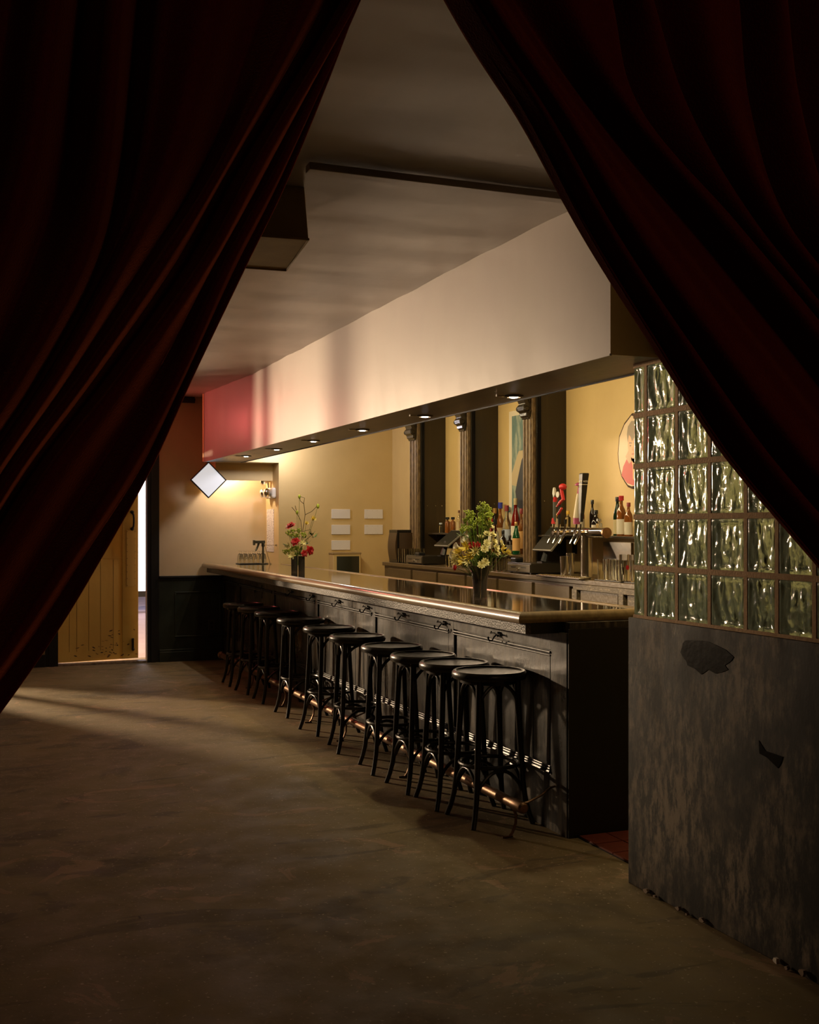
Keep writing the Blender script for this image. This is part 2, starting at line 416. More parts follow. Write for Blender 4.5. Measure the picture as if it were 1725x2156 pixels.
part('foot_bolt', MB().box(.805, .822, -.03, -.007, .12, .25).ball((.813, -.03, .13), .018, 8, 5).ball((.813, -.03, .24), .014, 8, 5), M['blacktrim'], door)
# scuffs at the foot of the door
for i in range(46):
    x = random.gauss(.52, .17); z = abs(random.gauss(.05, .13))+.06
    if not .05 < x < .86: continue
    l = random.uniform(.004, .025); h = random.uniform(.002, .008); a = random.uniform(-.6, .6)
    y0 = -.0085 if x > .69 else -.0008
    if i == 0: scm = MB()
    pts = [(x+l*math.cos(a)*c-h*math.sin(a)*s_, z+l*math.sin(a)*c+h*math.cos(a)*s_) for c, s_ in ((-1, 0), (-.3, 1), (.6, .6), (1, -.2), (.2, -.9))]
    scm.prism(pts, y0, y0+.0009, 'Y')
o = part('scuff_marks', scm, sub_mat('scuff', (.07, .035, .012), .7), door, smooth=0); o['kind'] = 'stuff'

# bar-end wall with niche beside the far wall
nz = 2.175
bw = MB().box(2.366, XN, YW, YW+.09, nz, 3.05).box(XN, XR+.1, YW, YF, 0, 3.05)
struct('wall_bar_end', bw, [M['yellow']], smooth=0)
struct('trim_5', MB().box(2.54, XN, 12.22, 12.245, 1.987, nz).box(2.54, 2.555, 12.245, YF, 1.995, 2.5).box(2.53, XN, 12.05, YF, nz, nz+.02), M['yellow'], smooth=0)  # left end board added to cut off the niche lamp's light
# wainscot on the far wall
wp = struct('trim_6', MB().box(1.98, 3.1, YF-.02, YF, 0, .90), M['wainscot'], smooth=0)
part('chair_rail', MB().box(1.98, 2.72, YF-.05, YF-.0, .915, .94).box(1.98, 2.72, YF-.032, YF, .89, .915), M['blacktrim'], wp, smooth=0, bevel=.004)
def frame_mb(x0, x1, z0, z1, y, wd, dp):
    return MB().box(x0, x1, y-dp, y, z0, z0+wd).box(x0, x1, y-dp, y, z1-wd, z1).box(x0, x0+wd, y-dp, y, z0+wd, z1-wd).box(x1-wd, x1, y-dp, y, z0+wd, z1-wd)
part('panel_moulding', frame_mb(2.147, 2.66, .262, .765, YF-.02, .018, .012), M['wainscot'], wp, smooth=0, bevel=.004)
struct('baseboard_far', MB().box(1.98, 2.7, YF-.045, YF, 0, .11).box(1.98, 2.7, YF-.035, YF, .11, .135), M['wainscot'], smooth=0, bevel=.004)
struct('baseboard_left', MB().box(.254, .79, YF-.04, YF, 0, .13), M['blacktrim'], smooth=0, bevel=.004)
for i, x in enumerate((2.424, 2.555)):
    t = thing('wall_outlet', ('black duplex outlet on the green wainscot, nearer the door', 'duplex outlet with pale scratches, on the wainscot nearer the bar')[i], 'outlet', (x, YF-.02, .39))
    part('cover_plate', MB().box(-.036, .036, -.008, 0, -.058, .058), sub_mat('outlet_plate%d' % i, ((.02, .02, .015), (.05, .045, .035))[i], .35), t, smooth=0, bevel=.004)
    for s in (-.022, .022):
        part('socket', MB().lathe([(.016, -.003), (.016, 0)], 14, (0, -.0085, s), 'Y'), M['blackplastic'], t)

# walls either side of the curtained doorway
struct('trim_7', MB().box(XL, -.75, 1.85, 1.95, 0, 3.0), M['blacktrim'], smooth=0)
struct('trim_8', MB().box(2.15, 2.55, 1.85, 1.95, 0, 3.0), M['blacktrim'], smooth=0)
struct('trim_9', MB().box(-.75, 2.15, 1.85, 1.95, 2.72, 3.0), M['blacktrim'], smooth=0)

# soffit over the bar
sf = MB()
XS0, XS1, YS0, ZS = 2.366, 2.765, 3.85, 2.17
sf.add([(XS0, YS0, ZS), (XS0, YW+.02, ZS), (XS0, YW+.02, 3.0), (XS0, YS0, 3.0)], [(0, 1, 2, 3)], 0)
sf.add([(XS0, YS0, ZS), (XS1, YS0, ZS), (XS1, YW+.02, ZS), (XS0, YW+.02, ZS)], [(0, 1, 2, 3)], 1)
sf.add([(XS0, YS0, ZS), (XS0, YS0, 3.0), (XS1, YS0, 3.0), (XS1, YS0, ZS)], [(0, 1, 2, 3)], 2)
sf.add([(XS1, YS0, ZS), (XS1, YS0, 3.0), (XS1, YW+.02, 3.0), (XS1, YW+.02, ZS)], [(0, 1, 2, 3)], 1)
so = struct('soffit', sf, [M['pink_paint'], M['brown'], mat('olive_soffit_end', (.62, .44, .17), .4, col2=(.54, .37, .13), nscale=3, bump=.1, bscale=10)], smooth=0)
part('edge_bead', MB().box(XS0-.004, XS0+.006, YS0, YW, ZS-.004, ZS+.004), M['pink_paint'], so, smooth=0)
part('back_strip', MB().box(XS1-.006, XS1+.004, YS0, YW, ZS-.006, ZS), M['blacktrim'], so, smooth=0)

# ---------------------------------------------------------------- downlights
ord_ = ['nearest', 'second', 'third', 'fourth', 'fifth', 'farthest']
for i, (x, y) in enumerate(DL):
    lb = '%s recessed downlight in the soffit underside%s' % (ord_[i], ', above the bar end by the glass blocks' if i == 0 else (', beside the niche' if i == 5 else ' counting from the glass blocks'))
    t = thing('downlight', lb, 'downlight', (x, y, ZS), group='soffit downlights')
    part('trim_ring', MB().lathe([(.05, 0), (.052, -.006), (.036, -.01), (.034, 0)], 20), M['lampring'], t)
    part('bulb', MB().lathe([(.001, -.012), (.018, -.012), (.028, -.004), (.028, 0)], 16), M['bulb'], t)
    part('clip', MB().box(-.10, -.055, -.006, .006, -.008, 0), M['steel'], t, smooth=0)
    light('downlight_beam', 'SPOT', (0, 0, -.03), DLP[i], WARM, .022, spot=135, blend=.6, parent=t)
# ---------------------------------------------------------------- ceiling fittings
bt = tag(part('ceiling_batten', MB().box(1.16, 2.366, 3.93, 3.985, 2.785, 2.812), M['ceiling'], None, smooth=0, bevel=.003), 'thin painted batten along the ceiling seam, meeting the soffit', 'batten')
bx = thing('ceiling_box', 'olive brown box fixed to the ceiling beside the left curtain', 'ceiling box', (0, 0, 0))
bot = [(1.254, 4.265), (1.315, 4.817), (.55, 4.86), (.49, 4.32)]
top = [(1.236, 4.262), (1.300, 4.817), (.565, 4.86), (.505, 4.32)]
mb = MB().add([(x, y, 2.62) for x, y in bot]+[(x, y, 2.822) for x, y in top], [(0, 1, 2, 3), (4, 7, 6, 5), (0, 4, 5, 1), (1, 5, 6, 2), (2, 6, 7, 3), (3, 7, 4, 0)])
part('housing', mb, M['ceilbox'], bx, smooth=0, bevel=.004)
part('rim', MB().tube([(x, y, 2.618) for x, y in bot], .006, 4, closed=True), M['ceilbox'], bx, smooth=0)

# ---------------------------------------------------------------- bar
bar = thing('bar_counter', 'long black panelled bar counter with lacquered top, in front of the stools', 'bar', (0, 0, 0))
BX, BY0, BY1 = 2.685, 4.756, 12.49
part('body', MB().box(BX+.012, 3.12, BY0, BY1, 0, 1.03), M['barfront'], bar, smooth=0)
part('end_panel', MB().box(BX, 3.12, BY0-.012, BY0, 0, 1.0), sub_mat('end_black', (.010, .011, .007), .4, bump=.1, bscale=30), bar, smooth=0)
ys = [4.917, 6.10, 7.47, 8.86, 10.25, 11.66, 12.47]
for i in range(7):
    y0 = ys[i-1]+.0 if i else BY0
    y = ys[i]
    if i == 0: a, b = BY0, 4.917
    else: a, b = y, min(y+.075, BY1)
    part('stile', MB().box(BX-.004, BX+.014, a, b, 0, .98), M['barfront'], bar, smooth=0, bevel=.002)
part('top_rail', MB().box(BX-.003, BX+.014, 4.917, BY1, .885, 1.0), M['barfront'], bar, smooth=0, bevel=.002)
part('kick_rail', MB().box(BX-.003, BX+.014, 4.917, BY1, 0, .275), M['barfront'], bar, smooth=0, bevel=.002)
gt = mat('bar_moulding_black', (.014, .012, .010), .38, bump=.1, bscale=40)
for i in range(6):
    a = ys[i]+(.075 if i else 0); b = ys[i+1]
    mo = MB()
    for (z, r) in ((.873, .007), (.858, .005), (.285, .010), (.300, .007), (.312, .005)):
        mo.tube([(BX-.004, a, z), (BX-.004, b, z)], r, 8)
    for y in (b-.008,): mo.tube([(BX-.002, y, .3), (BX-.002, y, .87)], .006, 6)
    part('panel_moulding', mo, gt, bar)
    part('door_panel', MB().box(BX+.004, BX+.014, a+.02, b-.02, .315, .855), M['barfront'], bar, smooth=0)
    # joints between the tongue boards that face each bay
    nj = max(2, int((b-a)/.17))
    for q in range(1, nj):
        yy = a+(b-a)*q/nj; part('board_joint', MB().box(BX+.0022, BX+.006, yy-.003, yy+.003, .32, .60), M['blacktrim'], bar, smooth=0)
# apron under the top
part('apron', MB().box(2.50, 2.53, 4.832, BY1, .975, 1.04), M['apronwood'], bar, smooth=0, bevel=.002)
part('apron', MB().box(2.53, 3.13, 4.832, 4.855, .975, 1.04), sub_mat('end_black', (0, 0, 0)), bar, smooth=0)
# front edge (rounded rail) with mitred corner
prof = [(0.0, 1.032), (-.006, 1.045), (-.004, 1.062), (.008, 1.076), (.022, 1.082), (.04, 1.083), (.055, 1.076), (.07, 1.067), (.085, 1.064), (.095, 1.070), (.10, 1.072), (.10, 1.03)]
def rail(px_, along):
    mb = MB(); n = len(prof)
    A = [(2.45+d, 4.80+d*1.0, z) for d, z in prof]
    B = [(2.45+d, BY1, z) for d, z in prof]
    Cc = [(3.25, 4.80+d, z) for d, z in prof]
    P = (A, B) if along == 'Y' else (A, Cc)
    mb.add(P[0]+P[1], [(i, (i+1) % n, n+(i+1) % n, n+i) for i in range(n)]+[tuple(range(n)), tuple(range(n, 2*n))])
    return mb
part('edge_rail', rail(prof, 'Y'), M['rail_wood'], bar)
part('edge_rail', rail(prof, 'X'), M['rail_wood'], bar)
part('bar_top', MB().box(2.545, 3.20, 4.895, BY1, 1.035, 1.072), M['bartop'], bar, smooth=0)
part('back_edge', MB().box(3.20, 3.225, 4.90, BY1, 1.03, 1.078), M['rail_wood'], bar, smooth=0, bevel=.006)
# purse hooks under the apron
hk = thing('purse_hook', 'x', 'hook', (BX-.014, 5.496, .905))
mh = MB()
mh.tube([(0, -.07, .012), (-.01, -.06, .006), (-.006, -.03, .010), (-.004, 0, .004), (-.006, .03, .010), (-.01, .06, .006), (0, .07, .014)], .004, 6)
mh.tube([(-.003, 0, .005), (-.02, 0, -.012), (-.03, 0, -.028), (-.045, 0, -.030), (-.052, 0, -.015)], .004, 6)
mh.ball((-.052, 0, -.012), .007)
part('hook_wire', mh, M['blacktrim'], hk)
part('mount', MB().box(-.004, .006, -.012, .012, -.008, .02), M['blacktrim'], hk, smooth=0)
hys = [5.496, 6.243, 6.914, 7.617, 8.276, 8.975, 9.629]
for i, y in enumerate(hys):
    lb = 'black iron purse hook under the bar top, %s from the near corner' % ('first', 'second', 'third', 'fourth', 'fifth', 'sixth', 'seventh')[i]
    if i == 0: hk['label'] = lb; hk['group'] = 'purse hooks under the bar'
    else: dup(hk, (BX-.014, y, .905), 0, lb, 'purse hooks under the bar')

# foot rail
fr = thing('foot_rail', 'worn brass foot rail on brackets along the bar base', 'foot rail', (2.45, 4.75, .165))
part('tube', MB().lathe([(.0255, 0.10), (.0255, 6.7)], 20, axis='Y'), M['brass'], fr)
part('end_cap', MB().lathe([(.001, 0), (.018, .0), (.025, .006), (.028, .01), (.028, .098), (.026, .10)], 20, axis='Y'), M['brass'], fr)
part('end_cap', MB().lathe([(.028, 6.7), (.036, 6.72), (.038, 6.75), (.03, 6.78), (.001, 6.79)], 16, axis='Y'), M['brass'], fr)
for y in (.12, 1.51, 2.72, 3.50, 4.31, 5.44, 6.4):
    br = MB()
    br.tube([(.0, y, -.02), (.018, y, -.06), (.016, y, -.10), (0, y, -.14), (-.015, y, -.16)], .007, 6)
    br.tube([(-.055, y, -.162), (.0, y, -.160)], .006, 6)
    br.tube([(.02, y, -.01), (.08, y, -.005), (.15, y, .02), (.205, y, .055), (.23, y, .06)], .006, 6)
    part('bracket', br, M['brass'], fr)

# ---------------------------------------------------------------- bar stools
def arch(a, b, zend, ztop, bow=0):
    a = Vector(a); b = Vector(b); pts = []
    for i in range(13):
        t = i/12; u = .5-.5*math.cos(PI*t)
        p = a.lerp(b, .5-.5*math.cos(PI*t)*abs(math.cos(PI*t))**.0)
        h = math.sin(PI*t)**.75
        p = a.lerp(b, t)
        pts.append((p.x*(1+bow*h), p.y*(1+bow*h), zend+(ztop-zend)*h))
    return pts
def make_stool(label):
    t = thing('bar_stool', label, 'bar stool', (0, 0, 0), group='bentwood stools along the bar')
    # seat ring with raised rim and dished board
    part('seat_rim', MB().lathe([(.160, .722), (.186, .722), (.192, .735), (.190, .752), (.182, .761), (.172, .760), (.167, .754), (.160, .750)], 40, caps=False).lathe([(.160, .722), (.160, .750)], 40, caps=False), M['stool'], t)
    part('seat', MB().lathe([(.001, .749), (.09, .750), (.166, .754), (.167, .740), (.001, .738)], 40), M['stoolseat'], t)
    part('seat_frame', MB().lathe([(.120, .700), (.150, .700), (.150, .722), (.120, .722)], 32, caps=False), M['stool'], t)
    tops = []; feet = []
    for i in range(4):
        a = PI/4+i*PI/2; c, s = math.cos(a), math.sin(a)
        def P(r, z): return (r*c, r*s, z)
        pts = [P(.150, .722), P(.153, .62), P(.160, .50), P(.168, .38), P(.174, .28), P(.180, .20), P(.192, .12), P(.210, .055), P(.232, 0)]
        rr = [.0165, .0165, .016, .0155, .015, .0145, .014, .0135, .013]
        part('leg', MB().tube(pts, rr, 10), M['stool'], t)
    fr_ = [(.150*math.cos(2*PI*k/36), .150*math.sin(2*PI*k/36), .290) for k in range(36)]
    part('foot_ring', MB().tube(fr_, .0105, 8, closed=True), M['stool'], t)
    for i in range(4):
        a = PI/4+i*PI/2; b = a+PI/2
        pu = lambda r, an: (r*math.cos(an), r*math.sin(an), 0)
        part('seat_brace', MB().tube(arch(pu(.152, a), pu(.152, b), .600, .704, .10), .0095, 8), M['stool'], t)
        part('leg_brace', MB().tube(arch(pu(.176, a), pu(.176, b), .165, .272, .02), .0095, 8), M['stool'], t)
    return t
SY = [(2.490, 5.215), (2.470, 5.612), (2.450, 6.008), (2.450, 6.521), (2.455, 7.193), (2.470, 7.871), (2.485, 8.669), (2.485, 9.415), (2.466, 9.97), (2.450, 10.511)]
od = ['nearest black bentwood bar stool, in full view at the open end of the bar', 'second bar stool from the near end of the bar', 'third bar stool from the near end of the bar', 'fourth bar stool from the near end of the bar', 'fifth bar stool from the near end of the bar', 'fifth bar stool from the niche end of the bar', 'fourth bar stool from the niche end of the bar', 'third bar stool from the niche end of the bar', 'second bar stool from the niche end of the bar', 'farthest bar stool, last of the row by the green wainscot']
st0 = make_stool(od[0]); st0.location = (SY[0][0], SY[0][1], 0)
for i in range(1, 10):
    dup(st0, (SY[i][0], SY[i][1], 0), R(random.uniform(-7, 7)), od[i])

# ---------------------------------------------------------------- tiles behind the bar
tb = part('tile_bed', MB().box(2.735, 3.9, 4.0, 4.742, -.01, .004), M['grout'], floor, smooth=0)
tm = MB().box(0, .146, 0, .146, 0, .010).mesh('tile', M['tile'], None)
for i in range(5):
    for j in range(5):
        o = part('tile', tm, None, floor, bevel=0, loc=(2.738+i*.152, 3.985+j*.152-.003, .002+random.uniform(0, .001)))

# ---------------------------------------------------------------- partition with glass blocks
pt = thing('glass_block_partition', 'glass block partition on a scratched black base, right of the bar end', 'partition', (0, 0, 0))
part('base_panel', MB().box(2.59, 2.72, 2.0, 4.075, 0, 1.113), M['panel'], pt, smooth=0, bevel=.004, label='scratched black painted base of the partition')
colY = [4.062, 3.966, 3.749, 3.539, 3.327, 3.160, 2.975, 2.76, 2.55, 2.34, 2.13, 2.0]
rowZ = [1.115, 1.322, 1.533, 1.744, 1.955, 2.164]
mo = MB(); g = .0085; gm = .011
for z in rowZ: mo.box(2.603, 2.693, 2.0, 4.058, z-gm, z+gm)
for y in colY[1:-1]: mo.box(2.6035, 2.6925, y-gm, y+gm, rowZ[0], rowZ[-1])
for z in (2.19, 2.40, 2.61, 2.815): mo.box(2.563, 2.653, 2.0, 3.835, z-gm, z+gm)
upY = [3.842, 3.63, 3.42, 3.21, 3.0, 2.79]
for y in upY[1:]: mo.box(2.5635, 2.6525, y-gm, y+gm, 2.19, 2.815)
part('mortar', mo, M['mortar'], pt, smooth=0, bevel=.002)
def block_mesh(w_, h_, seed, th=.088):
    # hollow-looking block: polished rim and two wavy faces
    mb = MB(); n = 26
    def face(xs, sgn):
        v = []
        for j in range(n+1):
            for i in range(n+1):
                u, q = i/n, j/n
                y = u*w_; z = q*h_
                e = min(u*w_, (1-u)*w_, q*h_, (1-q)*h_)
                f = min(1, max(0, (e-.008)/.014))
                d = noise.noise(Vector((y*34+seed*3.1, z*15+.4*math.sin(y*60+seed), seed)))*.0062+noise.noise(Vector((y*75, z*45, seed+5)))*.0022
                edge = -.004*max(0, 1-e/.004)
                v.append((xs+sgn*(d*f-.003*f+edge), y, z))
        fs = [(j*(n+1)+i, j*(n+1)+i+1, (j+1)*(n+1)+i+1, (j+1)*(n+1)+i) for j in range(n) for i in range(n)]
        return v, fs
    v1, f1 = face(0, -1); v2, f2 = face(th, 1)
    mb.add(v1+v2, f1+[tuple(i+len(v1) for i in reversed(q)) for q in f2])
    N1 = len(v1)
    ring = [i for i in range(n+1)]+[(j*(n+1)+n) for j in range(1, n+1)]+[n*(n+1)+i for i in range(n-1, -1, -1)]+[j*(n+1) for j in range(n-1, 0, -1)]
    L_ = len(ring)
    mb.add([], [])
    base = 0
    mb.f += [(ring[k], ring[(k+1) % L_], ring[(k+1) % L_]+N1, ring[k]+N1) for k in range(L_)]; mb.m += [0]*L_
    me = mb.mesh('glass_block', M['block'], None); fixn(me)
    me.polygons.foreach_set('use_smooth', [True]*len(me.polygons)); me.set_sharp_from_angle(angle=R(50))
    return me
cache = {}
def put_block(x, y0, y1, z0, z1, k):
    w_ = round(y1-y0-2*g, 3); h_ = round(z1-z0-2*g, 3)
    key = (w_, h_, k % 3)
    if key not in cache: cache[key] = block_mesh(w_, h_, k % 3)
    part('glass_block', cache[key], None, pt, loc=(x, y0+g, z0+g))
k = 0
for ci in range(len(colY)-1):
    for ri in range(5):
        k += 1
        if colY[ci] < 2.6 and ri > 1: pass
        put_block(2.604, colY[ci+1], colY[ci], rowZ[ri], rowZ[ri+1], (ci*2+ri) % 3)
for ci in range(len(upY)-1):
    for ri in range(3):
        put_block(2.564, upY[ci+1], upY[ci], (2.19, 2.40, 2.61)[ri], (2.40, 2.61, 2.815)[ri], ci+ri)
def blob(cy, cz, ry, rz, seed, n=22, rough=.35):
    return [(cy+ry*math.cos(2*PI*i/n)*(1+rough*noise.noise(Vector((math.cos(2*PI*i/n)*2, math.sin(2*PI*i/n)*2, seed)))),
             cz+rz*math.sin(2*PI*i/n)*(1+rough*noise.noise(Vector((math.cos(2*PI*i/n)*3, math.sin(2*PI*i/n)*3, seed+9))))) for i in range(n)]
part('gloss_patch', MB().prism(blob(3.545, 1.005, .155, .062, 1), 2.588, 2.591, 'X'), sub_mat('patch_black', (.003, .0025, .002), .3, spec=.12, bump=.1, bscale=30), pt, smooth=0, label='large glossy black patch near the top of the base')
part('gloss_patch', MB().prism([(3.235, .745), (3.20, .715), (3.11, .712), (3.118, .690), (3.135, .668), (3.19, .693), (3.232, .700)], 2.588, 2.591, 'X'), sub_mat('patch_black', (0, 0, 0)), pt, smooth=0, label='small jagged black patch on the base')
# crumbs of plaster along the foot of the partition
chips = [(3.92, .010, .014), (3.86, .008, .009), (3.70, .022, .012), (3.64, .018, .008), (3.55, .012, .016), (3.13, .060, .012), (3.075, .040, .009), (3.00, .020, .02)]
for i, (y, z, s) in enumerate(chips):
    mb = MB(); rs = random.Random(i)
    pts = [(s*rs.uniform(.5, 1.4)*math.cos(a), s*rs.uniform(.4, 1.0)*math.sin(a)) for a in [2*PI*q/6 for q in range(6)]]
    mb.prism([(p[0], p[1]+s) for p in pts], -.006, .006, 'X')
    o = part('plaster_chip', mb, M['chip'] if i != 5 else M['white'], None, smooth=0, loc=(2.578, y, 0 if z < .1 else z))
    tag(o, 'plaster crumb lying on the floor against the black partition base' if i != 5 else 'white plaster crumb by the partition base, brightest of the crumbs', 'debris', 'crumbs along the partition base')

# ---------------------------------------------------------------- fins with pilasters and corbels
def make_fin(y0, y1, label):
    t = thing('wall_fin', label, 'pilaster', (4.2, y0, 0), group='brown fins along the back wall')
    d = y1-y0
    part('side_board', MB().box(.03, .30, 0, d, 1.0, 3.0), M['fin'], t, smooth=0)
    part('pilaster', MB().box(0, .03, .01, d-.01, 1.12, 3.0).box(-.008, 0, .03, .05, 1.2, 2.36).box(-.008, 0, d/2-.01, d/2+.01, 1.2, 2.36).box(-.008, 0, d-.05, d-.03, 1.2, 2.36), M['column'], t, smooth=0, bevel=.003)
    m_ = MB()
    for x in (.036, .052, .066): m_.tube([(x, -.003, 1.12), (x, -.003, 2.9)], .006, 6)
    part('edge_moulding', m_, M['blackgloss'], t)
    # carved corbel: bracket, scroll, leaf tips and stepped foot
    cb = MB()
    prof_ = [(0, 2.345), (-.020, 2.345), (-.026, 2.362), (-.040, 2.368), (-.044, 2.395), (-.062, 2.41), (-.070, 2.445), (-.050, 2.465), (-.062, 2.49), (-.092, 2.515), (-.125, 2.56), (-.145, 2.60), (-.145, 2.68), (0, 2.68)]
    cb.prism(prof_, .035, d-.035, 'Y')
    cbo = part('corbel', cb, M['carve'], t, smooth=0, bevel=.004)
    cs = MB()
    for yy in (.03, d-.03):
        cs.lathe([(.001, -.006), (.016, -.006), (.022, 0), (.016, .006), (.001, .006)], 14, (-.042, yy, 2.425), 'Y')
        sp = [(-.042+(.030-.0025*q)*math.cos(q*.6+2), yy, 2.425+(.024-.002*q)*math.sin(q*.6+2)) for q in range(11)]
        cs.tube(sp, .005, 6)
        cs.tube([(-.01, yy, 2.47), (-.02, yy, 2.50), (-.035, yy, 2.53), (-.06, yy, 2.56), (-.09, yy, 2.60)], [.006, .008, .009, .007, .004], 6)
        cs.tube([(-.055, yy, 2.50), (-.07, yy, 2.515), (-.09, yy, 2.52)], [.008, .006, .002], 6)
        cs.tube([(-.065, yy, 2.53), (-.085, yy, 2.545), (-.105, yy, 2.55)], [.008, .006, .002], 6)
    for q in range(3): cs.tube([(-.03+.008*q, .02, 2.385+.012*q), (-.03+.008*q, d-.02, 2.385+.012*q)], .007, 6)
    part('corbel_scroll', cs, M['carve'], cbo)
    for z in (1.69,):
        for x in (.10, .19, .26): part('bolt', MB().lathe([(.001, -.004), (.004, -.003), (.005, 0)], 8, (x, 0, z), 'Y'), M['steel'], t)
    return t
make_fin(10.44, 10.675, 'farthest dark brown fin, nearest the white panels, with carved corbel')
make_fin(9.235, 9.425, 'middle dark brown fin behind the green umbels, with carved corbel')
make_fin(7.99, 8.178, 'nearest dark brown fin, left of the beer taps, with carved corbel')

# ---------------------------------------------------------------- back counter and shelves
bc = thing('back_counter', 'brown back counter with a row of drawers behind the bar', 'counter', (0, 0, 0))
CY0, CY1, CZ = 4.3, 10.88, 1.12
part('carcass', MB().box(4.01, 4.5, CY0, CY1, 0, CZ-.03), M['counterwood'], bc, smooth=0)
part('worktop', MB().box(3.985, 4.5, CY0, CY1+.005, CZ-.035, CZ), M['counterwood'], bc, smooth=0, bevel=.004)
dy = [10.75, 10.09, 9.46, 8.83, 8.21, 7.59, 7.02]
for i in range(6):
    part('drawer', MB().box(3.992, 4.01, dy[i+1]+.025, dy[i]-.025, .965, 1.065), M['counterwood'], bc, smooth=0, bevel=.003)
part('lower_ledge', MB().box(3.95, 4.01, CY0, 10.80, .925, .94), M['counterwood'], bc, smooth=0, bevel=.003)
part('rough_frame', MB().box(3.985, 4.02, CY0, 6.98, 1.045, 1.085).box(3.985, 4.02, 6.93, 7.0, .95, 1.05).box(3.985, 4.02, 6.33, 6.39, .95, 1.05).box(3.975, 4.02, CY0, 7.0, .93, .955), M['roughwood'], bc, smooth=0, bevel=.003)
part('drawer', MB().box(4.0, 4.012, 6.42, 6.90, .965, 1.04), M['counterwood'], bc, smooth=0)
part('drawer', MB().box(4.0, 4.012, 5.8, 6.30, .965, 1.04), M['roughwood'], bc, smooth=0)
ba = thing('bottle_riser', 'low step on the back counter carrying bottles between two fins', 'shelf', (0, 0, 0))
part('step_top', MB().box(4.26, 4.5, 8.19, 9.225, 1.235, 1.25), M['counterwood'], ba, smooth=0)
part('step_front', MB().box(4.28, 4.5, 8.19, 9.225, 1.12, 1.235), M['counterwood'], ba, smooth=0)
def bshelf(y0, y1, lb, x0=4.24):
    s_ = thing('wall_shelf', lb, 'shelf', (0, 0, 0))
    part('board', MB().box(x0, 4.5, y0, y1, 1.405, 1.42), M['fin'], s_, smooth=0, bevel=.002)
    for y in (y0+.15, y1-.15):
        part('bracket', MB().box(x0+.03, 4.5, y-.012, y+.012, 1.385, 1.405).box(4.47, 4.5, y-.012, y+.012, 1.27, 1.385), M['blacktrim'], s_, smooth=0)
bshelf(5.2, 7.98, 'dark bottle shelf on the wall behind the beer taps')
bshelf(9.44, 10.43, 'dark bottle shelf on the wall between the two farthest fins', 4.3)
tag(part('steel_plate', MB().box(4.485, 4.498, 7.02, 7.40, 1.18, 1.37), M['steel'], None, smooth=0), 'square brushed plate on the wall under the bottle shelf', 'plate')

# ---------------------------------------------------------------- bottles
def bottle(loc, r, h, glass, cap, label, lab=None, capr=None, kind='tall', cat='bottle', neck=None, labz=(.12, .5), cname='cap', group='bottles behind the bar'):
    t = thing('bottle', label, cat, loc, group=group)
    nr = neck or r*.36
    if kind == 'tall': P_ = [(.001, 0), (r*.95, 0), (r, h*.02), (r, h*.56), (r*.9, h*.64), (nr*1.15, h*.76), (nr, h*.80), (nr, h*.93)]
    elif kind == 'wine': P_ = [(.001, 0), (r, .002), (r, h*.5), (r*.8, h*.64), (nr*1.2, h*.78), (nr, h*.84), (nr, h*.93)]
    elif kind == 'round': P_ = [(.001, 0), (r*.8, 0), (r, h*.15), (r, h*.5), (r*.7, h*.66), (nr, h*.74), (nr, h*.9)]
    else: P_ = [(.001, 0), (r, .001), (r, h*.68), (r*.92, h*.72), (nr, h*.78), (nr, h*.9)]
    part('glass', MB().lathe(P_+[(.001, P_[-1][1])], 16), glass, t)
    zc = P_[-1][1]; cr = capr or nr*1.25
    part(cname, MB().lathe([(cr, zc-.004*0-h*.0), (cr, h-.002), (cr*.9, h), (.001, h)], 12).lathe([(nr, zc-h*.05), (cr, zc-h*.05), (cr, zc)], 12), cap, t)
    if lab: part('bottle_label', MB().lathe([(r*1.012, h*labz[0]), (r*1.012, h*labz[1])], 16, caps=False), lab, t)
    return t
cm = sub_mat
blk = cm('cap_black', (.012, .012, .012), .3); wht = cm('label_cream', (.66, .60, .48), .6); redm = cm('cap_red', (.5, .02, .03), .35); blu = cm('cap_blue', (.03, .04, .35), .35)
yel = cm('cap_yellow', (.75, .45, .05), .4); orl = cm('label_orange', (.62, .34, .12), .6); pal = cm('label_pale_blue', (.42, .48, .62), .6); tan = cm('label_tan', (.5, .38, .2), .6); gold = cm('foil_gold', (.5, .3, .1), .35, .6); grn = cm('band_green', (.08, .3, .05), .4)
G = M
# between the far fins (shelf z 1.42)
bottle((4.40, 10.33, 1.42), .016, .10, G['glass'], pal, 'tiny bottle with pale blue cap left of the black-necked pair', None, capr=.016, kind='sq')
for i, y in enumerate((10.16, 10.03)):
    bottle((4.40, y, 1.42), .026, .155, G['amber_glass'], blk, ('left', 'right')[i]+' one of two small bottles with tall black caps above the far till', None, capr=.019, kind='sq')
bottle((4.42, 9.93, 1.42), .022, .22, G['glass'], cm('cap_brown', (.14, .05, .02), .4), 'slim clear bottle with brown stopper left of the green umbels', tan)
bottle((4.40, 9.80, 1.42), .028, .17, G['amber_glass'], wht, 'squat amber bottle with pale cap behind the green umbels', None, kind='sq', capr=.02)
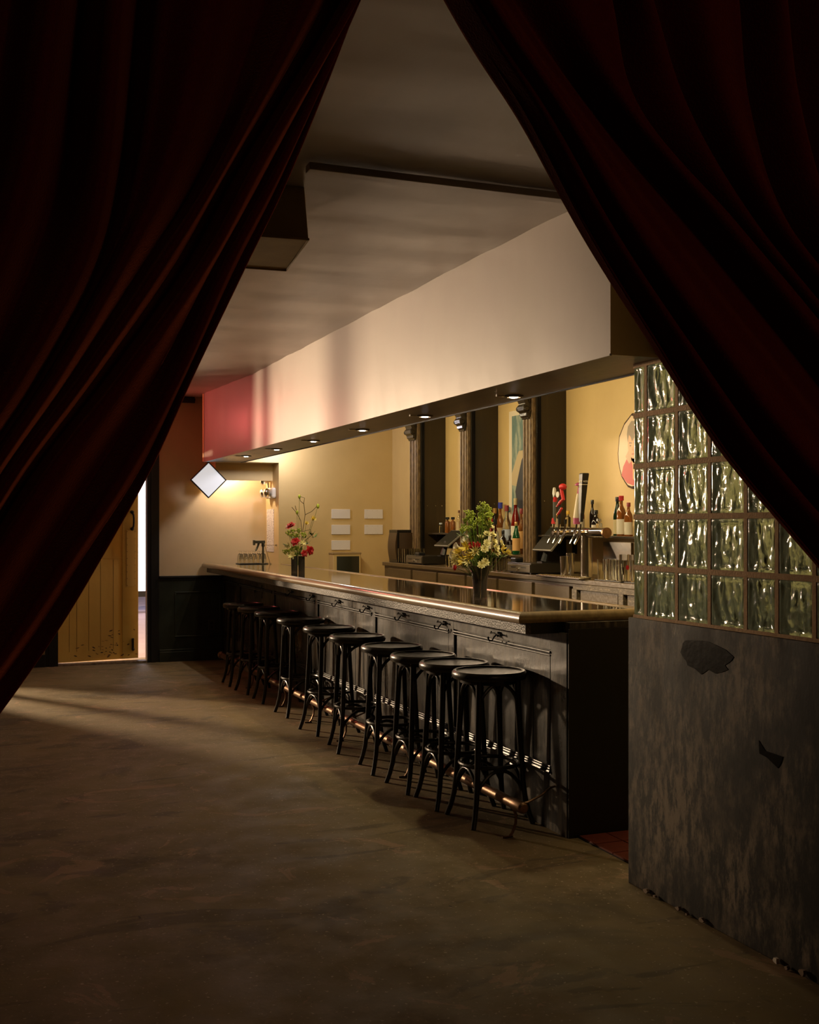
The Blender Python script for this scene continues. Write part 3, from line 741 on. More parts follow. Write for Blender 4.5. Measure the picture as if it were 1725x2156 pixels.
# on the riser (z 1.25)
z = 1.25
B_ = [((4.36, 9.10), .028, .31, G['red_glass'], redm, 'bottle with a bright red capsule on the riser', wht, 'tall', .020),
 ((4.44, 9.19), .028, .40, G['dark_glass'], gold, 'tall dark bottle with orange foil neck, leftmost on the riser', None, 'wine', .018),
 ((4.34, 8.97), .036, .295, G['glass'], blk, 'clear carafe-shaped bottle with black stopper', None, 'round', .018),
 ((4.45, 9.09), .032, .45, G['amber_glass'], blu, 'tall amber bottle with blue and red cap', tan, 'tall', .021),
 ((4.31, 8.75), .034, .205, G['dark_glass'], blk, 'squat round black bottle behind the carnations', None, 'round', .014),
 ((4.40, 8.86), .036, .42, G['glass'], cm('cap_wine', (.25, .03, .03), .4), 'tall clear bottle with pale blue label and wine-red cap', pal, 'tall', .019),
 ((4.46, 8.96), .026, .41, G['glass'], cm('cap_teal', (.08, .22, .26), .4), 'tall slim clear bottle with teal cap', None, 'tall', .017),
 ((4.44, 8.77), .040, .48, G['red_glass'], tan, 'tall dark red bottle with white printed label and pale cap', wht, 'wine', .017),
 ((4.31, 8.62), .030, .16, G['dark_glass'], blk, 'small black bottle with grey lettering panel, left of the green bottle', cm('label_grey', (.12, .11, .09), .5), 'sq', .012),
 ((4.31, 8.50), .033, .275, G['green_glass'], gold, 'green bottle with orange label beside the near fin', orl, 'wine', .015),
 ((4.44, 8.66), .026, .39, G['amber_glass'], cm('cap_wine', (0, 0, 0)), 'amber bottle half hidden by the near fin', orl, 'tall', .014)]
for (x, y), r, h, gm, cp, lb, la, kd, cr in B_:
    bottle((x, y, z), r, h, gm, cp, lb, la, capr=cr, kind=kd)
# shelf behind the taps (z 1.42)
z = 1.42
C_ = [((4.33, 7.86), .026, .17, cm('carton_cream', (.6, .5, .36), .5), yel, 'small cream bottle with orange cap left of the taps', None, 'sq', .016),
 ((4.40, 7.60), .036, .30, G['red_glass'], cm('cap_brown', (0, 0, 0)), 'red bottle with pale label standing behind the taps', wht, 'wine', .014),
 ((4.38, 7.75), .022, .19, G['glass'], yel, 'small clear bottle with orange cap between the tap handles', None, 'sq', .014),
 ((4.45, 7.50), .022, .27, G['dark_glass'], blk, 'slim dark bottle hidden behind the pale tap handle', None, 'tall', .012),
 ((4.38, 7.33), .034, .19, G['dark_glass'], blk, 'short dark bottle with slanting cream label right of the tall handle', wht, 'round', .016),
 ((4.34, 7.22), .024, .125, G['glass'], cm('lid_steel', (.4, .4, .4), .3, .8), 'small clear jar right of the short dark bottle', None, 'sq', .018),
 ((4.36, 7.00), .030, .28, G['darkgreen_glass'], blk, 'dark green bottle with green collar and cream label', cm('label_yel', (.6, .5, .28), .6), 'wine', .016),
 ((4.31, 6.87), .033, .285, G['amber_glass'], redm, 'amber bottle with red cap and cream label next to the glass blocks', wht, 'tall', .018),
 ((4.30, 6.76), .030, .235, G['amber_glass'], cm('cap_wine', (0, 0, 0)), 'brown bottle half hidden by the glass blocks', wht, 'tall', .014)]
for (x, y), r, h, gm, cp, lb, la, kd, cr in C_:
    bottle((x, y, z), r, h, gm, cp, lb, la, capr=cr, kind=kd, labz=(.05, .42))

# ---------------------------------------------------------------- glasses
def glass_mesh(r0, r1, h, th=.003, n=16):
    return MB().lathe([(.001, 0), (r0, 0), (r0*1.02, .003), (r1, h), (r1-th, h), (r0-th, .012), (.001, .012)], n).mesh('tumbler', M['glass'], 60)
hi = glass_mesh(.028, .033, .145); tu = glass_mesh(.027, .035, .11); pi_ = glass_mesh(.030, .044, .150); tall = glass_mesh(.030, .037, .22); tiny = glass_mesh(.022, .026, .075)
def glasses(me, pts, name, label, group, cat='glass'):
    for x, y, z in pts:
        o = part(name, me, None, None, loc=(x, y, z)); tag(o, label, cat, group)
glasses(hi, [(4.06+.075*i+.01*(j % 2), 10.54-.085*j, CZ) for j in range(3) for i in range(3)], 'tumbler', 'clear highball glass in the block of glasses left of the far till', 'glasses left of the far till')
glasses(hi, [(4.06+.075*i, 8.86-.08*j, CZ) for j in range(8) for i in range(2)], 'tumbler', 'clear highball glass among those between the vase and the near till', 'glasses left of the near till')
glasses(tu, [(4.07+.08*i, 9.36-.082*j, CZ) for j in range(3) for i in range(2)], 'tumbler', 'clear tumbler behind the big bouquet, right of the far till', 'tumblers behind the bouquet')
glasses(hi, [(4.05+.08*i, 6.70-.08*j, CZ) for j in range(4) for i in range(2)], 'beer_glass', 'small beer glass right of the tap column', 'beer glasses right of the tap column')
for i, (x, y, lb) in enumerate([(4.04, 6.40, 'tall pint glass with red mark, left of its pair'), (4.06, 6.30, 'tall pint glass with round dark emblem, right of its pair'), (4.16, 6.36, 'tallest pint glass, standing behind the two marked ones'), (4.06, 6.20, 'pint glass half hidden by the glass blocks')]):
    t = thing('pint_glass', lb, 'glass', (x, y, CZ), group='pint glasses by the glass blocks')
    part('bowl', tall if i == 2 else glass_mesh(.030, .036, .185), None, t)
    if i < 2:
        part('printed_mark', MB().prism([(.012*math.cos(q*PI/6), .10+.016*math.sin(q*PI/6)) for q in range(12)], -.0365, -.0355, 'Y'), (redm, blk)[i], t)
# tray of shot glasses on the far end of the bar
tr = thing('glass_rack', 'small tray of upturned glasses at the niche end of the bar', 'tray', (2.93, 12.15, 1.074))
part('tray', MB().box(-.16, .16, -.1, .1, 0, .008), M['blackplastic'], tr, smooth=0, bevel=.003)
for i in range(6):
    for j in range(2):
        o = part('stem_glass', MB().lathe([(.026, 0), (.027, .05), (.018, .095), (.004, .105), (.004, .125), (.022, .128), (.022, .131), (.001, .131)], 12, caps=False), M['glass'], None, loc=(2.93-.128+.05*i, 12.11+.08*j, 1.083))
        tag(o, 'upturned stemmed glass on the tray at the niche end of the bar', 'glass', 'upturned glasses on the far tray')
# martini glass
o = part('cocktail_glass', MB().lathe([(.026, 0), (.026, .002), (.004, .006), (.003, .075), (.040, .125), (.038, .126), (.002, .078)], 18, caps=False), M['glass'], None, loc=(4.20, 8.50, 1.26-.14))
tag(o, 'upright cocktail glass standing right of the big bouquet', 'glass')
# shaker tins beside the column
for i, (x, y, r, h, lb) in enumerate([(4.08, 7.27, .036, .15, 'steel shaker tin left of the tap column, front one'), (4.18, 7.36, .034, .17, 'steel shaker tin behind the front tin')]):
    o = part('shaker_tin', MB().lathe([(.001, 0), (r*.78, 0), (r, h), (r-.002, h), (r*.76, .004), (.001, .004)], 18), M['steel'], None, loc=(x, y, CZ)); tag(o, lb, 'tin')

# ---------------------------------------------------------------- beer tower
bt_ = thing('beer_tower', 'T-shaped chrome beer tower on the back counter', 'beer tower', (4.10, 6.99, CZ))
part('column', MB().lathe([(.06, 0), (.06, .008), (.042, .012), (.040, .30), (.042, .31)], 24), M['steel'], bt_)
part('cross_tube', MB().lathe([(.001, -.27), (.03, -.268), (.036, -.26), (.036, .36), (.03, .37), (.001, .371)], 20, (0, 0, .325), 'Y'), M['chrome'], bt_)
part('end_cap', MB().lathe([(.037, -.275), (.037, -.255)], 20, (0, 0, .325), 'Y'), M['brass'], bt_)
tapy = [.36, .28, .19, .03, -.03]
for y in tapy:
    f_ = part('faucet', MB().tube([(-.036, y, .325), (-.07, y, .325)], .012, 8).tube([(-.07, y, .345), (-.075, y, .31), (-.10, y, .27), (-.115, y, .245)], [.013, .013, .009, .008], 8).tube([(-.066, y, .33), (-.062, y, .385)], .009, 8), M['chrome'], bt_)
hx = -.062
def hpart(name, mb, m, **k): return part(name, mb, m, bt_, **k)
# 1 slim dark handle with white emblem and red foot
hpart('tap_handle', MB().tube([(hx, .36, .385), (hx, .355, .42), (hx, .345, .56), (hx, .335, .60)], [.012, .012, .017, .012], 8), cm('handle_grey', (.10, .10, .09), .35), label='slim dark tap handle with red foot')
hpart('handle_badge', MB().prism([(.318, .60), (.338, .58), (.352, .61), (.345, .645), (.335, .655), (.322, .64)], hx-.02, hx-.005, 'X').ball((hx, .36, .395), .016), cm('badge_pale', (.5, .48, .42), .5))
hpart('handle_foot', MB().tube([(hx-.004, .362, .388), (hx-.004, .36, .43)], [.018, .012], 8), cm('handle_red', (.55, .03, .03), .35))
hpart('handle_collar', MB().tube([(hx-.003, .343, .55), (hx-.003, .337, .585)], .015, 8), cm('handle_red', (.55, .03, .03), .35))
# 2 zig-zag red handle
hpart('tap_handle', MB().tube([(hx, .28, .385), (hx, .275, .55), (hx, .27, .60)], [.010, .018, .014], 8), cm('handle_black', (.02, .02, .02), .3), label='black tap handle wound with a red zigzag')
hpart('handle_ribbon', MB().tube([(hx-.01, .285, .455), (hx-.012, .255, .475), (hx-.012, .225, .50)], .009, 8).tube([(hx-.01, .29, .515), (hx-.01, .25, .545), (hx-.01, .205, .565), (hx-.01, .225, .61), (hx-.01, .235, .64)], [.009, .012, .014, .014, .012], 8).ball((hx-.008, .215, .655), .03, 12, 8, sq=.8), cm('handle_red', (0, 0, 0)))
hpart('handle_badge', MB().lathe([(.001, -.024), (.022, -.024), (.022, -.018)], 16, (hx, .268, .60), 'X'), cm('badge_pale', (0, 0, 0)))
dm = MB()
for a, b in (((.285, .455), (.225, .50)), ((.29, .515), (.205, .565))):
    for q in range(5): dm.ball((hx-.022, a[0]+(b[0]-a[0])*q/4, a[1]+(b[1]-a[1])*q/4), .0035)
hpart('handle_dots', dm, wht)
hpart('tap_stub', MB().tube([(hx, .19, .385), (hx, .19, .42)], [.008, .012], 8), M['blackplastic'])
# 4 pale tapered handle with mauve foot and top
hpart('tap_handle', MB().tube([(hx, .03, .43), (hx, .01, .56), (hx, .0, .60)], [.026, .017, .014], 10), cm('handle_cream', (.55, .46, .33), .5), label='cream tap handle with mauve top and foot')
hpart('handle_foot', MB().tube([(hx, .032, .385), (hx, .03, .43)], [.024, .026], 10), cm('handle_mauve', (.33, .06, .13), .45))
hpart('handle_top', MB().tube([(hx, 0, .60), (hx, -.003, .65)], [.014, .008], 8).lathe([(.001, -.012), (.03, -.008), (.03, .0), (.015, .012), (.001, .014)], 14, (hx, -.002, .665)), cm('handle_mauve', (.33, .06, .13), .45))
# 5 tall black tapered handle with lettering
def loft(secs):
    mb = MB(); v = []
    for yc, z_, h_ in secs: v += [(hx+a*h_, yc+b*h_, z_) for a, b in ((-1, -1), (1, -1), (1, 1), (-1, 1))]
    f = [(0, 3, 2, 1), tuple(range(len(v)-4, len(v)))]+[(4*q+a, 4*q+(a+1) % 4, 4*q+4+(a+1) % 4, 4*q+4+a) for q in range(len(secs)-1) for a in range(4)]
    return mb.add(v, f)
hpart('tap_handle', loft([(-.03, .40, .011), (-.035, .45, .014), (-.055, .62, .021), (-.072, .735, .026), (-.076, .742, .022)]), cm('handle_black_gloss', (.008, .008, .008), .4), smooth=0, bevel=.003, label='tall black four-sided tap handle with white lettering')
hpart('handle_band', loft([(-.0605, .660, .0235), (-.061, .664, .0237)]), cm('label_cream', (0, 0, 0)), smooth=0)
hpart('handle_panel', loft([(-.0365, .462, .0145), (-.0560, .640, .0219)]), cm('handle_green_black', (.02, .024, .014), .35), smooth=0)
def lettering(body, size, loc, rot):
    tcu = bpy.data.curves.new('lettering', 'FONT'); tcu.body = body; tcu.size = size; tcu.align_x = 'CENTER'; tcu.extrude = .0006
    to = bpy.data.objects.new('lettering', tcu); COL.objects.link(to)
    dg = bpy.context.evaluated_depsgraph_get(); me = bpy.data.meshes.new_from_object(to.evaluated_get(dg)); bpy.data.objects.remove(to)
    me.materials.clear(); me.materials.append(wht)
    to = bpy.data.objects.new('lettering', me); COL.objects.link(to); to.parent = bt_; to.location = loc; to.rotation_euler = rot
lettering('NESS', .018, (hx, -.0645-.0262, .678), (R(90+8), 0, 0))
lettering('GUIN', .018, (hx-.0258, -.0665, .678), (R(90), 0, R(-90)))
# drip tray
dt = thing('drip_tray', 'flat slotted drip tray on the counter edge under the taps', 'tray', (4.04, 7.0, CZ))
part('tray_pan', MB().box(-.10, -.003, -.18, .45, 0, .012), M['steel'], dt, smooth=0, bevel=.003)
sl = MB()
for q in range(24): sl.box(-.09, -.01, -.17+q*.026, -.16+q*.026, .012, .016)
part('grille', sl, M['rail_wood'], dt, smooth=0)
tag(part('bar_mat', MB().box(4.02, 4.22, 6.1, 6.75, CZ, CZ+.008), M['blackplastic'], None, smooth=0, bevel=.003), 'black rubber mat under the pint glasses', 'mat')

# ---------------------------------------------------------------- tills
def till(loc, w_, d_, h_, lb, scr, lb2):
    t = thing('cash_drawer', lb, 'cash drawer', loc)
    part('case', MB().box(0, d_, 0, w_, .008, h_), cm('till_black', (.028, .022, .014), .3), t, smooth=0, bevel=.004)
    part('drawer_front', MB().box(-.006, 0, .008, w_-.008, .015, h_-.012), cm('till_front', (.085, .065, .040), .35), t, smooth=0, bevel=.003)
    part('slot', MB().box(-.008, -.005, .07, .16, h_*.55, h_*.55+.006).box(-.008, -.005, w_-.16, w_-.07, h_*.55, h_*.55+.006), M['blackplastic'], t, smooth=0)
    part('lock', MB().lathe([(.001, -.016), (.008, -.016), (.010, -.006)], 12, (0, w_/2, h_*.42), 'X').tube([(-.016, w_/2, h_*.42), (-.02, w_/2-.004, h_*.30), (-.018, w_/2, h_*.16)], .003, 6), M['chrome'], t)
    for y in (.03, w_-.03): part('foot', MB().box(.01, .03, y-.01, y+.01, 0, .008), M['blackplastic'], t, smooth=0)
    s_ = thing('till_screen', lb2, 'till screen', (loc[0]+.02, loc[1]+scr[0], loc[2]+h_))
    # screen plate leaning back, facing the aisle
    ang = R(scr[4])
    mtx = Matrix.Translation((.10, 0, .10)) @ Matrix.Rotation(R(scr[3]), 4, 'Z') @ Matrix.Rotation(ang, 4, 'Y')
    sw, sh = scr[1], scr[2]
    part('screen_body', MB().box(-.004, .012, -sw/2, sw/2, -.005, sh).xf(mtx), cm('screen_rim', (.25, .22, .17), .35), s_, smooth=0, bevel=.003)
    part('screen_glass', MB().box(-.006, -.003, -sw/2+.008, sw/2-.008, .004, sh-.009).xf(mtx), M['screen'], s_, smooth=0)
    part('stand', MB().box(.08, .16, -.04, .04, 0, .012).tube([(.12, 0, .01), (.14, 0, .08), (.15, 0, .14)], [.03, .025, .02], 8), M['blackplastic'], s_)
    return t
till((4.03, 7.70, CZ), .40, .38, .085, 'black cash drawer with key in its lock, near the beer taps', (.05, .30, .24, 0, 42), 'dark tilted till screen left of the beer taps')
till((4.03, 9.905, CZ), .42, .24, .085, 'black cash drawer with keys hanging from it, near the far fin', (-.17, .32, .23, 0, 52), 'dark tilted till screen above the far cash drawer')
tag(part('card_reader', MB().box(4.05, 4.12, 8.0, 8.09, CZ+.085, CZ+.12), M['blackplastic'], None, smooth=0, bevel=.008), 'small black card reader on the near cash drawer', 'card reader')
tag(part('card_reader', MB().box(4.05, 4.12, 10.05, 10.15, CZ+.085, CZ+.115), M['blackplastic'], None, smooth=0, bevel=.008), 'small black card reader on the far cash drawer', 'card reader')
# dark metal bin-like box at the end of the counter
db = thing('metal_cabinet', 'dark glossy metal cabinet at the far end of the back counter', 'cabinet', (4.05, 10.62, CZ))
part('case', MB().box(.0, .30, .0, .24, 0, .33), M['blackgloss'], db, smooth=0, bevel=.006)
part('curved_front', MB().prism([(.0-.018*math.sin(PI*q/10), .02+.28*q/10) for q in range(11)]+[(0.0, .30)], .01, .23, 'Y'), cm('bin_front', (.05, .028, .014), .2), db)
part('curved_front', MB().prism([(.02+.26*q/10, -.03*math.sin(PI*q/10)) for q in range(11)], .02, .30, 'Z'), cm('bin_front', (0, 0, 0)), db)
# menus standing beside the far till
tag(part('menu_stack', MB().box(4.30, 4.42, 9.66, 9.675, CZ, CZ+.2).box(4.30, 4.42, 9.68, 9.69, CZ, CZ+.2).box(4.30, 4.42, 9.70, 9.71, CZ, CZ+.19), cm('menu_brown', (.22, .13, .07), .6), None, smooth=0), 'upright stack of brown menus right of the far till', 'menus')

# ---------------------------------------------------------------- wall furniture on the bar-end wall
k = 0
pl = [('upper left white panel on the ochre wall', 3.779, 1.569, 1.673), ('middle left white panel on the ochre wall', 3.779, 1.394, 1.50), ('lowest white panel, just above the dispenser', 3.779, 1.222, 1.327), ('upper right white panel on the ochre wall', 4.166, 1.569, 1.673), ('lower right white panel on the ochre wall', 4.166, 1.394, 1.50)]
for lb, x, z0, z1 in pl:
    t = thing('wall_panel', lb, 'wall panel', (x, YW, z0), group='white panels on the bar-end wall')
    part('board', MB().box(0, .216, -.012, 0, 0, z1-z0), M['white'], t, smooth=0, bevel=.002)
    sm = MB()
    if x > 4:
        for q in range(3):
            for zz in (.012, z1-z0-.012): sm.ball((.03+.06*q, -.012, zz), .0025)
        part('screw', sm, M['steel'], t)
ds = thing('paper_dispenser', 'dark fronted dispenser in an ochre housing below the white panels', 'dispenser', (3.77, YW, .80))
part('housing', MB().box(-.02, .30, -.16, 0, 0, .39), M['yellow'], ds, smooth=0, bevel=.01)
part('lid', MB().box(-.025, .305, -.165, 0, .375, .395), cm('dispenser_lid', (.3, .2, .09), .4), ds, smooth=0, bevel=.005)
part('front', MB().prism([(.02+.26*q/10, -.16-.02*math.sin(PI*q/10)) for q in range(11)], .0, .355, 'Z'), cm('dispenser_front', (.03, .03, .018), .22), ds)
# emergency light on the niche side
el = thing('emergency_light', 'twin-head chrome emergency light on the niche side wall', 'emergency light', (XN, 12.21, 1.86))
part('housing', MB().box(-.05, 0, -.15, .15, -.07, .05), cm('emerg_white', (.70, .62, .5), .4), el, smooth=0, bevel=.02)
for y in (-.085, .085):
    part('lamp_head', MB().lathe([(.001, -.13), (.03, -.127), (.050, -.11), (.052, -.085), (.03, -.05), (.02, -.045)], 18, (0, y, -.01), 'X'), M['chrome'], el)
part('lamp_head', MB().lathe([(.001, -.12), (.03, -.117), (.045, -.10), (.047, -.08), (.03, -.05), (.012, 0)], 18, (0, .10, .13), 'X').tube([(-.03, .09, .04), (-.03, .10, .13)], .01, 8), M['chrome'], el)
ps = tag(part('paper_notice', MB().box(XN-.004, XN, 12.17, 12.47, 1.20, 1.675), M['paper'], None, smooth=0), 'long printed paper notice on the niche side wall', 'notice')
# diamond panel, its white face made to glow
dm_ = thing('diamond_panel', 'white diamond-shaped panel with an added glow, in a black frame at the far wall', 'sign', (2.436, 12.075, 1.981), 0)
def dia(r, y0, y1): return MB().prism([(r, 0), (0, r), (-r, 0), (0, -r)], y0, y1, 'Y')
part('frame', MB().tube([(.187, 0, 0), (0, 0, .187), (-.187, 0, 0), (0, 0, -.187)], .011, 4, closed=True).add([], []), M['blacktrim'], dm_, smooth=0)
part('hanger', MB().box(-.01, .01, .0, .05, .15, .28), M['blacktrim'], dm_, smooth=0)
part('back_tray', dia(.192, .0, .045), M['blacktrim'], dm_, smooth=0)
part('face', dia(.180, -.006, .002), M['diamond_glow'], dm_, smooth=0)
# crank arm corkscrew on the far end of the bar, tied to the niche wall
ck = thing('lever_corkscrew', 'bar-mounted lever corkscrew on a post at the niche end of the bar', 'corkscrew', (3.02, 12.02, 1.074))
part('post', MB().lathe([(.035, 0), (.035, .006), (.011, .01), (.011, .24)], 12), cm('iron', (.09, .085, .06), .35, .8), ck)
part('head', MB().box(-.09, .02, -.015, .015, .225, .255).box(-.11, -.09, -.02, .02, .205, .26).tube([(.0, 0, .24), (.0, 0, .19)], .018, 8), cm('iron', (0, 0, 0)), ck, smooth=30, bevel=.003)
part('lever', MB().tube([(-.045, 0, .235), (-.055, 0, .20), (-.075, 0, .155), (-.085, 0, .15)], [.014, .011, .010, .012], 8), cm('iron', (0, 0, 0)), ck)
part('tie_rod', MB().tube([(.015, 0, .205), (.158, 0, .203)], .003, 6).ball((.15, 0, .203), .012), M['steel'], ck)
part('stay_cable', MB().tube([(.02, 0, .20), (.075, -.02, .004)], .0025, 6).lathe([(.014, 0), (.014, .006)], 10, (.078, -.02, 0)), M['steel'], ck)

# ---------------------------------------------------------------- poster and portrait slab
po = thing('poster', 'tall framed poster of a figure in a dark suit, between the two nearest fins', 'poster', (XR-.001, 0, 0))
part('paper', MB().box(-.012, 0, 8.20, 8.99, 1.45, 2.50), cm('poster_border', (.66, .56, .42), .6), po, smooth=0)
part('print', MB().box(-.014, -.012, 8.24, 8.93, 1.50, 2.455), mat('poster_print', (.10, .17, .16), .5, col2=(.30, .33, .26), nscale=9, nstretch=(1, 1.6, .5), thr=(.45, .6)), po, smooth=0)
part('sand', MB().prism([(8.93, 1.95), (8.80, 2.14), (8.24, 2.17), (8.24, 1.90), (8.6, 1.80), (8.93, 1.85)], -.0150, -.014, 'X'), cm('poster_sand', (.48, .37, .22), .6), po, smooth=0)
part('suit', MB().prism([(8.24, 2.12), (8.66, 2.13), (8.74, 2.06), (8.80, 1.93), (8.86, 1.79), (8.82, 1.66), (8.70, 1.60), (8.72, 1.50), (8.24, 1.50)], -.0162, -.015, 'X'), cm('poster_suit', (.035, .035, .045), .5), po, smooth=0)
part('hand', MB().prism([(8.70, 1.66), (8.74, 1.60), (8.70, 1.54), (8.60, 1.55), (8.58, 1.62), (8.64, 1.67)], -.0172, -.0162, 'X'), cm('poster_skin', (.55, .32, .2), .5), po, smooth=0)

pr = thing('portrait_slab', 'oval bark-edged wood slab printed with a man in a red jacket', 'portrait', (XR, 6.96, 2.025))
n = 26
def ov(ry, rz, s=0.0, nn=26):
    return [(ry*math.cos(2*PI*i/nn)*(1+s*noise.noise(Vector((i*.9, s*40, 1)))), rz*math.sin(2*PI*i/nn)*(1+s*noise.noise(Vector((i*.9, s*10, 5))))) for i in range(nn)]
part('slab', MB().prism(ov(.215, .268, .10), -.03, 0, 'X'), M['bark'], pr, smooth=0, bevel=.004)
part('face_board', MB().prism(ov(.198, .250, .10), -.034, -.03, 'X'), cm('slab_print', (.62, .44, .26), .4), pr, smooth=0)
def pm(name, poly, c, lvl, m=None):
    part(name, MB().prism([(-a, b) for a, b in poly], -.0342-.0006*lvl, -.0336-.0006*lvl, 'X'), m or cm('pr_%s' % name, c, .45), pr, smooth=0)
pm('jacket', [(-.155, -.165), (-.13, -.10), (-.085, -.05), (-.03, -.03), (.04, -.04), (.11, -.02), (.165, -.09), (.14, -.17), (.07, -.225), (0, -.243), (-.08, -.222)], (.52, .05, .03), 1)
pm('shirt', [(-.03, -.03), (-.005, -.10), (.0, -.20), (.015, -.20), (.04, -.10), (.06, -.03)], (.66, .42, .18), 2)
pm('collar', [(-.10, -.03), (-.055, .015), (-.035, -.01), (-.02, -.07), (-.05, -.085)], (.55, .34, .2), 3)
pm('neck', [(-.03, .01), (-.02, -.06), (.01, -.085), (.045, -.05), (.06, .02)], (.55, .28, .14), 2)
pm('head', [(-.062, .10), (-.068, .05), (-.055, 0), (-.03, -.035), (.005, -.052), (.045, -.03), (.075, .02), (.085, .08), (.07, .14), (-.04, .15)], (.66, .36, .19), 4)
pm('hair', [(-.068, .07), (-.078, .13), (-.065, .185), (-.02, .222), (.045, .218), (.09, .18), (.10, .11), (.088, .06), (.078, .10), (.055, .12), (.02, .105), (-.01, .075), (-.03, .11), (-.052, .125)], (.27, .19, .11), 5)
for a in (-.032, .030):
    pm('brow', [(a-.020, .062), (a-.012, .070), (a+.018, .066), (a+.02, .060)], (.2, .11, .06), 5)
    pm('eye', [(a-.014, .045), (a, .050), (a+.014, .044), (a, .039)], (.16, .09, .05), 5)
pm('nose', [(-.006, .04), (-.012, .008), (.006, .004), (.004, .03)], (.56, .28, .14), 5)
pm('mouth', [(-.022, -.016), (0, -.010), (.026, -.016), (.0, -.024)], (.5, .16, .1), 5)

# ---------------------------------------------------------------- flowers
def petal(mb, c, d, up, L_, w_, curl=.3, mi=0, n=4):
    d = d.normalized(); side = d.cross(up).normalized() if d.cross(up).length > 1e-4 else d.orthogonal().normalized()
    nrm = side.cross(d).normalized(); v = []
    for i in range(n+1):
        t = i/n; p = c+d*(L_*t)+nrm*(curl*L_*t*t)
        ww = w_*math.sin(PI*min(.97, .12+t*.86))
        v += [p-side*ww, p+nrm*ww*.3, p+side*ww]
    f = []
    for i in range(n):
        a = i*3; f += [(a, a+1, a+4, a+3), (a+1, a+2, a+5, a+4)]
    mb.add(v, f, mi)
def bloom(c, ax, r, kind):
    mb = MB(); c = Vector(c); ax = Vector(ax).normalized(); o_ = ax.orthogonal().normalized(); p_ = ax.cross(o_)
    rs = random.Random(int(c.x*1e4)+int(c.z*1e5))
    layers = {'carnation': [(9, .25, 1.0, .30), (8, .6, .85, .28), (7, 1.0, .7, .25), (5, 1.6, .5, .2)], 'rose': [(6, .3, 1, .42), (6, .9, .85, .40), (5, 1.8, .7, .36), (3, 3, .55, .3)],
              'lily': [(6, .75, 1.25, .20), (6, .3, 1.15, .14)], 'spider': [(10, .7, 1.3, .09), (9, 1.5, 1.2, .08), (6, 3, 1.1, .08)]}[kind]
    for n_, lift, L_, w_ in layers:
        for i in range(n_):
            a = 2*PI*(i+rs.random()*.5)/n_
            d = (o_*math.cos(a)+p_*math.sin(a))+ax*lift*(1+rs.uniform(-.2, .2))
            petal(mb, c, d, ax, r*L_*rs.uniform(.85, 1.1), r*w_, .25 if kind != 'rose' else -.2)
    return mb
def arrangement(root, base, sc_, px0, items, mats):
    # items: (kind, px, py, r_px, material, depth)
    Rv = Vector((math.cos(YAW), -math.sin(YAW), 0)); Fv = Vector((math.sin(YAW), math.cos(YAW), 0))
    def W(x, y, d=0): return Rv*((x-px0[0])*sc_)+Vector((0, 0, (px0[1]-y)*sc_))+Fv*d
    stems = MB()
    for kind, x, y, r, m, d in items:
        c = W(x, y, d); ctr = W(px0[0], px0[1]-95 if sc_ < .003 else px0[1]-45, 0)
        ax = (c-ctr); ax = Vector((ax.x, ax.y, abs(ax.z)*.6+.02))-Fv*.06
        nm = {'carnation': 'carnation', 'rose': 'rose', 'lily': 'lily_bloom', 'spider': 'spider_bloom', 'calla': 'calla_bloom', 'umbel': 'umbel', 'bud': 'bud', 'leaf': 'leaf_cluster'}[kind]
        if kind == 'calla':
            mb = MB(); a_ = ax.normalized(); P_ = []
            mb.lathe([(.003, -r*sc_*1.2), (r*sc_*.35, -r*sc_*.2), (r*sc_*.8, r*sc_*.5), (r*sc_, r*sc_*.7)], 12, caps=False)
            mb.xf(Matrix.Translation(c) @ ax.to_track_quat('Z', 'Y').to_matrix().to_4x4())
        elif kind == 'umbel':
            mb = MB(); rs = random.Random(int(x*7+y))
            for q in range(20):
                a = rs.uniform(0, 2*PI); rr = .85*r*sc_*math.sqrt(rs.random()); p = c+Vector((rr*math.cos(a), rr*math.sin(a)*.8, rs.uniform(-.45, .55)*r*sc_))
                mb.ball(p, r*sc_*.21, 5, 3); mb.tube([c-Vector((0, 0, r*sc_*1.1)), p], .0008, 3, caps=False)
        elif kind == 'bud':
            mb = MB().ball(c, r*sc_, 8, 6, sq=1.5)
        elif kind == 'leaf':
            mb = MB(); rs = random.Random(int(x*3+y))
            for q in range(9):
                a = rs.uniform(0, 2*PI); petal(mb, c, Vector((math.cos(a), math.sin(a), rs.uniform(-.3, 1))), Vector((0, 0, 1)), r*sc_*rs.uniform(.8, 1.4), r*sc_*.2, .2)
        else: mb = bloom(c, ax, r*sc_*1.25, kind)
        part(nm, mb, m, root, smooth=60)
        if kind != 'leaf':
            foot = W(px0[0]+(x-px0[0])*.15, px0[1]-40 if sc_ < .003 else px0[1]-15, d*.2)
            mid = foot.lerp(c, .55)+Vector((0, 0, .01))
            stems.tube([foot, mid, c], .0016, 5)
    part('stems', stems, M['green'], root)
    return W
F = M
vs = thing('flared_vase', 'large dark flared glass vase on the bar near its open end', 'vase', (2.74, 5.861, 1.072))
part('vase_body', MB().lathe([(.001, 0), (.040, 0), (.041, .01), (.040, .06), (.044, .12), (.054, .165), (.068, .195), (.066, .196), (.050, .160), (.040, .12), (.036, .06), (.036, .015), (.001, .015)], 28), F['smoke_glass'], vs)
part('chrome_strip', MB().tube([(.041*math.cos(a), .041*math.sin(a), .01) for a in (4.4,)]+[(.041*math.cos(4.4), .041*math.sin(4.4), .07), (.046*math.cos(4.4), .046*math.sin(4.4), .12), (.068*math.cos(4.4), .068*math.sin(4.4), .19)], .004, 6), F['chrome'], vs)  # single chrome strip up the front of the vase
